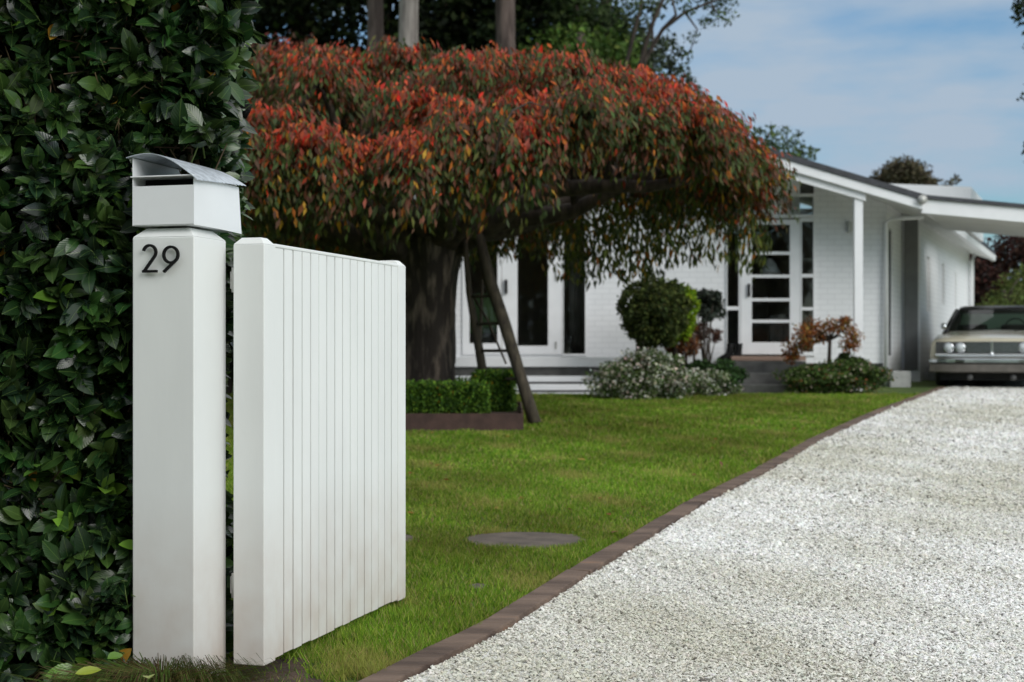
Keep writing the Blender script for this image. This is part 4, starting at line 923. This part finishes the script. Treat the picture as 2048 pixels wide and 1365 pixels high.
# front end
m_ = MB(); m_.box(-.86, .86, -.005, .05, .555, .738); m_.build('grille_surround', grille_m, car)
m_ = MB()
for i in range(11): z = .572+.015*i; m_.box(-.40, .40, -.012, -.0055, z, z+.005)
m_.build('grille_bars', chrome, car)
for x in (-.66, -.48, .48, .66):
    m_ = MB(); m_.lathe([(0, -.03), (.055, -.025), (.066, -.010), (.066, 0)], (x, -.006, .645), 20, 'Y'); o = m_.build('headlight', lamp_glass, car, smooth=True)
    m_ = MB(); m_.lathe([(.064, -.02), (.078, -.02), (.080, .0), (.064, 0)], (x, -.008, .645), 20, 'Y'); m_.build('bezel', chrome, o, smooth=True)
MB().box(-.018, .018, -.03, -.006, .56, .748).build('badge_bar', chrome, car, bevel=.005)
MB().lathe([(0, -.045), (.03, -.04), (.032, -.006)], (0, 0, .552), 14, 'Y').build('badge', chrome, car, smooth=True)
MB().box(-.87, .87, -.035, -.006, .505, .548).build('lower_trim', chrome, car, bevel=.012)
def bump(z0, z1, dy, m, nm, hw=.965):
    rr = []
    for i in range(15):
        u = -1+2*i/14; x = hw*u; y = dy+.10*abs(u)**4; rr.append([(x, y, z0), (x, y-.03, z0+.015), (x, y-.03, z1-.012), (x, y+.01, z1), (x, y+.09, z1), (x, y+.09, z0)])
    MB().loft(rr).build(nm, m, car, smooth=False)
bump(.405, .478, -.10, chrome, 'bumper'); bump(.265, .402, -.085, bumper_m, 'bumper_lower', .955)
m_ = MB(); m_.box(-.80, .80, .15, 5.1, .14, .30); m_.build('underbody', rubber, car)
for x in (-.33, .33): MB().lathe([(0, -.02), (.045, -.015), (.05, .02)], (x, -.02, .19), 14, 'Y').build('fog_lamp', MATS['fog_lamp_glass'], car, smooth=True)
for sx in (-1, 1):
    for y in (.95, 4.15):
        m_ = MB(); m_.lathe([(.0, -.1), (.24, -.1), (.31, -.09), (.335, -.06), (.335, .06), (.31, .09), (.24, .1), (0, .1)], (sx*.80, y, .335), 28, 'X'); o = m_.build('wheel', rubber, car, smooth=True)
        m_ = MB(); m_.lathe([(0, sx*.125), (.06, sx*.12), (.19, sx*.108), (.2, sx*.10)], (sx*.80, y, .335), 20, 'X'); m_.build('hubcap', chrome, o, smooth=True)
m_ = MB(); m_.tube([(-.80, 1.35, .86), (-.80, 1.33, .97)], .008, 6); m_.lathe([(0, -.03), (.05, -.02), (.055, .0), (.05, .015), (0, .015)], (-.80, 1.33, 1.0), 16, 'Y'); m_.build('wing_mirror', chrome, car, smooth=True)
m_ = MB()
for sx in (-1, 1): m_.box(sx*.95-.03, sx*.95+.03, .1, .5, .5, .52)

# ------------------------------------------------------------------ garden shrubs
def shrub(name, lab, cat, px, py_top, py_bot, w_px, y, size, cols, wts=None, n=4000, k=22, fr=.34, grp=None, stem=None, asp=.6, shell=.45, depth=.8, lo=-.7, m_=None, drop=0):
    kx = FPX/y; rx = w_px/2/kx; z1 = EYE-(py_top-HORY)/kx; z0 = EYE-(py_bot-HORY)/kx; rz = (z1-z0)/2; cx = (px-1024)/kx; cz_ = (z0+z1)/2
    e = empty(name, (cx, y, G(y)), 0, lab, cat, grp)
    cl = sub(0, 0, cz_-G(y), rx, rx*depth, rz, k, n, fr, lo)
    foliage('foliage', cl, size, cols, wts, e, m_, asp=asp, shell=shell, drop=drop)
    mb = MB()
    for i in range(stem or 6):
        a = random.uniform(0, 2*PI); q = random.choice(cl); mb.tube([(.08*math.cos(a), .08*math.sin(a), 0), (q[0]*.4, q[1]*.4, q[2]*.5), (q[0], q[1], q[2])], [.02, .014, .005], 6)
    mb.build('stems', bark, e, smooth=True); return e
# clipped ball on a stem
def ball(name, lab, px, py, rpx, rzpx, y, cols, n, stem_py, size=.05, tx=0, wts=None):
    kx = FPX/y; e = empty(name, ((px-1024)/kx, y, G(y)), 0, lab, 'topiary'); cz_ = EYE-(py-HORY)/kx-G(y); r = rpx/kx; rz = rzpx/kx
    d = rdir(n); d[:, 2] *= 1; bump_ = 1+.06*np.sin(7*d[:, 0]+3*d[:, 2])+.06*np.sin(11*d[:, 2]+5*d[:, 1])+.05*np.sin(17*d[:, 0]-9*d[:, 2])+.10*(rng.random(n) < .03); rr_ = bump_*(.86+.15*rng.random(n))
    P = np.array([0, 0, cz_])+d*rr_[:, None]*np.array([r, r, rz]); L_ = rng.uniform(.7, 1.3, n)*size
    leaves('foliage', P, d+rdir(n), d+rdir(n)*.6, L_, L_*.6, pal(n, cols, wts, .28), leaf_soft, e)
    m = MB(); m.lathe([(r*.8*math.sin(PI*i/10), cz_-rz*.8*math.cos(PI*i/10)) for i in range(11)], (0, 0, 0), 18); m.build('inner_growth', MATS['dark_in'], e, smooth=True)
    m = MB(); m.tube([(tx, 0, 0), (tx*.8, .0, cz_-rz*.9), (0, 0, cz_)], [.07, .06, .04] if tx else [.03, .03, .02], 10, wob=.05); m.tube([(tx+.28, .0, 0), (tx+.27, .05, cz_-rz*.8)], [.025, .02], 8); m.build('stem', bark_pale if tx else bark, e, smooth=True)
    return e
ball('topiary_ball', 'dark green clipped topiary ball on a pale stem before the white wall', 1308, 624, 66, 68, 20.6, [(.065,.085,.022), (.035,.055,.016), (.11,.13,.035)], 9000, 720, .055, tx=-.25, wts=[3,3,1.4])
ball('topiary_ball', 'bright yellow green clipped bush behind the dark topiary ball', 1352, 625, 40, 57, 21.2, [(.19,.30,.015), (.14,.24,.02), (.26,.36,.02)], 4500, 720, .055)
shrub('leafy_shrub', 'grey green rounded shrub by the wall, left of the front door', 'shrub', 1412, 570, 655, 84, 21.7, .06, [(.045,.055,.045), (.03,.04,.03), (.07,.08,.06)], n=3000, k=16)
shrub('autumn_shrub', 'rust red small leaved shrub right of the topiary stem', 'shrub', 1365, 636, 730, 90, 21.4, .05, [(.16,.055,.028), (.11,.04,.02), (.20,.09,.03), (.09,.06,.03)], n=2800, k=20, fr=.30, drop=.4)
shrub('autumn_shrub', 'thin red brown weeping shrub beside the left sidelight', 'shrub', 1412, 640, 690, 72, 21.9, .045, [(.13,.06,.045), (.10,.05,.035)], n=1100, k=14, fr=.26, drop=.4)
whitef = [(.10,.15,.045), (.06,.10,.03), (.80,.77,.70), (.48,.50,.38), (.68,.54,.48)]
shrub('flowering_shrub', 'broad mound of green foliage dotted with small white flowers', 'shrub', 1275, 694, 820, 250, 19.3, .042, whitef, [4, 3, 1.5, 1.6, .6], n=15000, k=60, fr=.26, lo=-1, asp=.75)
shrub('flowering_shrub', 'smaller white flowering shrub close to the dark front steps', 'shrub', 1412, 735, 812, 160, 20.0, .038, whitef, [3, 2.4, 1.4, 2.0, .2], n=7000, k=34, fr=.28, lo=-1, asp=.75)
shrub('leafy_shrub', 'plain green low shrub behind the smaller white flowering shrub', 'shrub', 1425, 715, 780, 150, 20.7, .05, [(.035,.075,.022), (.05,.10,.03), (.025,.05,.018)], n=4500, k=24, fr=.3)
shrub('leafy_shrub', 'dense green shrub with a few pink heads at the house corner', 'shrub', 1668, 712, 800, 245, 20.6, .045, [(.06,.11,.025), (.09,.14,.03), (.035,.06,.018), (.34,.30,.22), (.36,.12,.06)], [4, 3, 3, .8, .35], n=11000, k=48, fr=.26, lo=-1)
shrub('leafy_shrub', 'feathery upright green shrub growing up beside the small maple', 'shrub', 1700, 700, 750, 60, 20.9, .045, [(.06,.10,.025), (.04,.07,.02)], n=1800, k=12, fr=.3)
# small japanese maple
mp_ = empty('japanese_maple', ((1658-1024)/FPX*20.9, 20.9, G(20.9)), 0, 'small weeping japanese maple with orange leaves right of the front steps', 'tree')
mp0 = Vector(mp_.location)
cl = []
for (px, py, a, b) in ((1585,695,22,16), (1605,665,22,18), (1628,652,24,16), (1660,650,26,14), (1688,655,24,15), (1708,672,18,16), (1700,690,20,14), (1640,672,18,12), (1582,712,14,12), (1610,685,20,14), (1690,640,10,6)):
    p = W(px, py, 20.9+random.uniform(-.3, .3))-mp0; cl.append((p.x, p.y, p.z, a/120, a/120, b/118, 230))
foliage('crown', cl, .05, [(.36,.12,.03), (.26,.09,.03), (.16,.06,.03), (.30,.19,.04), (.10,.09,.03)], [3, 3, 2, 1.5, 1.5], mp_, None, shell=.1, asp=.55, drop=.5)
mb = MB(); b0 = W(1658, 725, 20.9)-mp0; f0 = W(1660, 680, 20.9)-mp0; mb.tube([(0, 0, 0), b0, f0], [.035, .03, .025], 8)
for q in cl: mb.tube([f0, (Vector(q[:3])+f0)/2+Vector((0, 0, .1)), q[:3]], [.018, .012, .005], 6)
mb.build('trunk', bark, mp_, smooth=True)

# orange shrub behind the trunk, dark shrubs filling the left behind the gate
shrub('autumn_shrub', 'orange leaved shrub showing between the gate and the cherry trunk', 'shrub', 800, 650, 765, 60, 18.6, .06, [(.42,.17,.03), (.30,.10,.03), (.10,.08,.03)], [3, 2, 2], n=2200, k=14, fr=.34)
for i, (px, y, hw, h, lab) in enumerate(((430, 20.5, 2.0, 3.2, 'dark evergreen shrub far left, behind the laurel hedge'), (600, 21.0, 1.7, 2.9, 'dark evergreen shrub behind the gate, under the left of the cherry'), (735, 20.6, 1.3, 2.6, 'dark evergreen shrub behind the cherry trunk, left of the french doors'))):
    e = empty('evergreen_shrub', ((px-1024)/FPX*y, y, G(y)), 0, lab, 'shrub', 'dark shrubs behind the lawn')
    foliage('foliage', sub(0, 0, h*.5, hw, 1.0, h*.55, 34, 9000, .34, -1), .10, [(.02,.032,.012), (.012,.02,.009), (.04,.05,.015)], None, e, leaf_flat)
    mb = MB()
    for q in range(5): mb.tube([(.1*q-.2, 0, 0), (.25*(q-2), 0, h*.6)], [.05, .02], 6)
    mb.build('stems', bark, e)

# ------------------------------------------------------------------ background trees
gz = G(30)
def bgtree(name, lab, px, y, base_r, h, clumps_px, size, cols, n_per, bark_m=bark_mid, wts=None, lean=0.0, limbs=6, trunk=True, grp=None, rr=(.9, .9, .7), shell=.1, top_r=.5, m_=leaf_flat, asp=.6):
    """clumps_px: (px, py, radius m) or with depth offset"""
    x0 = (px-1024)/FPX*y; e = empty(name, (x0, y, gz), 0, lab, 'tree', grp)
    cl = []
    for c in clumps_px:
        p = W(c[0], c[1], y+(c[3] if len(c) > 3 else random.uniform(-1.2, 1.2))); cl.append((p.x-x0, p.y-y, p.z-gz, c[2]*rr[0], c[2]*rr[1], c[2]*rr[2], max(20, int(n_per*c[2]**2))))
    foliage('crown', cl, size, cols, wts, e, m_, shell=shell, asp=asp)
    if trunk:
        mb = MB(); pts = [(lean*u*u*h+.12*math.sin(4*u+px), .1*math.sin(3*u), h*u) for u in [i/8 for i in range(9)]]
        mb.tube(pts, [base_r*(1-(1-top_r)*i/8)*random.uniform(.93, 1.07) for i in range(9)], 14, wob=.03)
        for q in random.sample(cl, min(limbs, len(cl))):
            t_ = Vector(q[:3]); zz = max(.3, min(.95, (t_.z/h)*.75)); i = zz*8; a = Vector(pts[int(i)]); mb.tube([a, a.lerp(t_, .5)+Vector((0, 0, .2)), t_], [base_r*.3, base_r*.2, base_r*.06], 7)
        mb.build('trunk', bark_m, e, smooth=True)
    return e
dk = [(.019,.030,.013), (.030,.046,.015), (.013,.019,.010), (.050,.070,.020)]
def rnd_clumps(x0, x1, y0, y1, k, r0, r1): return [(random.uniform(x0, x1), random.uniform(y0, y1), random.uniform(r0, r1)) for _ in range(k)]
for i, (px, y, lab) in enumerate(((420, 42, 'dense dark evergreen rising over the laurel hedge'), (600, 43, 'dense dark evergreen above the left of the cherry crown'), (770, 44, 'dark evergreen behind the two tall bare trunks'), (930, 43.5, 'dark evergreen between the tall bare trunks'), (1090, 42.5, 'dark evergreen just right of the third bare trunk'))):
    cl = rnd_clumps(px-120, px+120, -330, 420, 74, 1.0, 1.7)
    if i == 4: cl = [c for c in cl if c[0] < 1150 or c[1] > 60]
    bgtree('evergreen_tree', lab, px, y, .35, 16, cl, .27, dk, 125, grp='dark evergreens behind the cherry', wts=[4, 3, 3, 1.2])
for (px, y, r_, m_, lab, ln) in ((741, 36, .24, bark_mid, 'tall straight brown tree trunk, leftmost of three above the cherry', .0), (826, 35, .285, bark_pale, 'tall pale grey tree trunk, middle one of three above the cherry', .0), (1020, 36.5, .30, bark_mid, 'tall brown tree trunk, rightmost of three above the cherry', -.003)):
    bgtree('tall_tree', lab, px, y, r_, 17, [(px+random.uniform(-170, 170), random.uniform(-560, -130), random.uniform(.9, 1.5), random.uniform(-2, 2)) for _ in range(26)], .27, dk, 90, bark_m=m_, lean=ln, grp='tall bare trunked trees', top_r=.75, limbs=0)
gr = [(.040,.065,.024), (.060,.092,.028), (.025,.042,.016), (.08,.12,.04)]
bgtree('leafy_tree', 'mid green tree behind the cherry crown, right of the dark evergreens', 1170, 38, .25, 9, rnd_clumps(1090, 1240, 90, 420, 40, .7, 1.1), .17, [(.07,.13,.025), (.045,.085,.018), (.10,.16,.03)], 560)
bgtree('leafy_tree', 'dark green tree with drooping sprays above the cherry', 1210, 40, .28, 14, [c for c in rnd_clumps(1120, 1300, -150, 200, 40, .6, 1.0) if not (c[0] > 1230 and c[1] < 60)], .18, gr, 420)
# leaning airy tree with bare branches against the sky
e = bgtree('airy_tree', 'open branched tree leaning right against the sky', 1255, 34, .22, 8.4, [(1430,10,.38),(1452,35,.3),(1415,45,.28),(1440,-20,.4),(1400,-10,.35),(1375,20,.28),(1385,75,.22),(1465,5,.22),(1345,-15,.4),(1320,-40,.5),(1450,-60,.5),(1380,-80,.6),(1300,-90,.7),(1250,-60,.8),(1200,-20,.7),(1270,10,.35),(1225,25,.5),(1375,110,.14),(1472,-20,.25)], .10, gr, 800, trunk=False, m_=leaf_flat)
mb = MB(); x0 = e.location.x
def wl_(*pts): return [W(a, b, 34)-Vector((x0, 34, gz)) for a, b in pts]
mb.tube(wl_((1255, 740), (1250, 400), (1258, 260), (1275, 150), (1300, 60), (1330, -10), (1360, -80)), [.15, .13, .10, .07, .05, .04, .03], 8)
mb.tube(wl_((1268, 200), (1290, 120), (1325, 60), (1370, 25), (1420, 5), (1460, -10)), [.07, .06, .05, .04, .03, .015], 7)
mb.tube(wl_((1250, 300), (1240, 180), (1262, 90), (1280, 20), (1290, -60)), [.08, .06, .05, .04, .03], 7)
mb.tube(wl_((1325, 60), (1352, 30), (1340, -20)), [.05, .035, .02], 6); mb.tube(wl_((1370, 25), (1395, 60), (1385, 90), (1372, 120)), [.03, .02, .015, .008], 6); mb.tube(wl_((1420, 5), (1440, 35), (1415, 50)), [.025, .018, .01], 6)
mb.build('trunk', bark, e, smooth=True)
bgtree('leafy_tree', 'grey green tree with a sloping open crown right of the cherry top', 1300, 39, .25, 8.6, [(1262,180,.8),(1290,130,.7),(1320,115,.55),(1350,140,.5),(1375,165,.4),(1300,220,.9),(1340,220,.6),(1395,190,.3),(1405,225,.45),(1422,260,.4),(1430,300,.5),(1380,250,.35),(1350,280,.9),(1300,300,1.),(1400,330,.7),(1425,215,.25),(1330,170,.4),(1262,100,.7),(1238,40,.7),(1278,55,.5),(1305,15,.45),(1332,85,.4),(1357,105,.28),(1240,-30,.7),(1400,270,.5)], .14, [(.05,.07,.035), (.035,.05,.025), (.07,.09,.05)], 700, bark_m=bark)
bgtree('leafy_tree', 'rounded dark green tree above the gable roof', 1565, 42, .2, 5.6, [(1528,285,.5),(1550,270,.4),(1525,305,.5),(1560,300,.7),(1590,310,.6),(1612,318,.4),(1575,285,.35),(1625,300,.14),(1600,290,.2),(1540,255,.16),(1572,262,.12),(1598,268,.12),(1545,330,.7),(1590,335,.7),(1522,262,.14),(1618,335,.3)], .13, gr, 420, bark_m=bark)
bgtree('leafy_tree', 'brownish dome shaped tree above the carport roof', 1805, 50, .3, 6.6, [(1800,345,.75),(1830,350,.7),(1770,358,.6),(1850,362,.45),(1745,372,.4),(1808,332,.45),(1785,338,.35),(1830,335,.3),(1868,372,.4),(1800,380,1.),(1850,385,.6),(1900,368,.16),(1912,360,.12)], .15, [(.085,.075,.045), (.06,.055,.032), (.11,.09,.055)], 1100, bark_m=bark)
bgtree('leafy_tree', 'dark tree whose leaf tips reach in at the right edge of the sky', 2105, 26, .25, 9.5, [(2052,25,.3,0),(2045,5,.22,0),(2062,55,.22,0),(2040,40,.12,0),(2056,295,.14,0),(2080,10,.5,0),(2100,80,.5,0),(2110,200,.7,0),(2110,320,.6,0),(2120,420,.7,0),(2100,-80,.8,0),(2036,15,.1,0),(2205,-60,1.2,0),(2230,110,1.3,1),(2210,260,1.2,0),(2240,-190,1.4,0),(2215,380,1.0,1),(2330,0,1.4,1),(2320,200,1.4,-1)], .11, dk, 520, bark_m=bark)
bgtree('leafy_tree', 'dark red leaved tree in the shade beyond the carport', 1990, 38, .2, 3.0, rnd_clumps(1935, 2120, 475, 680, 60, .5, .85), .15, [(.035,.014,.012), (.05,.018,.015), (.015,.012,.010), (.06,.03,.02)], 520, bark_m=bark)
bgtree('leafy_shrub', 'olive green bush behind the car roof', 2010, 35, .1, 2.0, [(2035,565,.5),(2060,550,.5),(2010,585,.4),(1985,600,.32),(2040,600,.6),(2000,615,.4),(1970,615,.25),(2080,590,.6),(2040,650,.7),(1980,660,.5)], .09, [(.11,.15,.04), (.08,.11,.03), (.15,.18,.05)], 1100, bark_m=bark, m_=leaf_soft)
bgtree('autumn_tree', 'dull red soft tree behind the left edge of the cherry crown', 520, 30, .2, 7.0, rnd_clumps(440, 620, 95, 260, 26, .5, .8), .13, [(.13,.035,.025), (.17,.05,.03), (.08,.04,.025)], 300)
# unseen trees added behind the camera to shade the post; windows and car reflect them
for i, (x, y, r_) in enumerate(((-17, -7, 4.2), (-10.5, -8, 4.6), (-4, -7.5, 4.0), (2.5, -8.5, 4.2), (9, -14, 4.2))):
    e = empty('unseen_shade_tree', (x, y, G(y)), 0, ['first', 'second', 'third', 'fourth', 'fifth'][i]+' unseen dark tree from the left, added behind the viewer to shade the post', 'tree', 'unseen shading trees behind the viewer')
    foliage('crown', sub(0, 0, 4.8, r_, 3, 4.6, 26, 3500, .4, -.9), .45, dk, None, e, leaf_flat)
    mb = MB(); mb.tube([(0, 0, -1), (0, 0, 3), (.2, 0, 7)], [.3, .25, .15], 10); mb.build('trunk', bark, e, smooth=True)

# far hills
mb = MB(); vs = []; fs = []
n = 80; pr_ = []
for i in range(n+1):
    x = -700+1400*i/n; h = 22+6*math.sin(i*.35)+4*math.sin(i*.9+1)+(6 if x > 100 else 0); pr_.append((x, h))
vs = [(x, 520, G(30)-1) for x, h in pr_]+[(x, 640, h*1.0) for x, h in pr_]+[(x, 800, G(30)-1) for x, h in pr_]
for i in range(n): fs += [(i, i+1, n+2+i, n+1+i), (n+1+i, n+2+i, 2*n+3+i, 2*n+2+i)]
mb.add(vs, fs); hill = mk('hill_bush', (.035, .055, .050), .95, .3, .02, 0, 1); tag(mb.build('hills', hill, smooth=True), kind='structure')
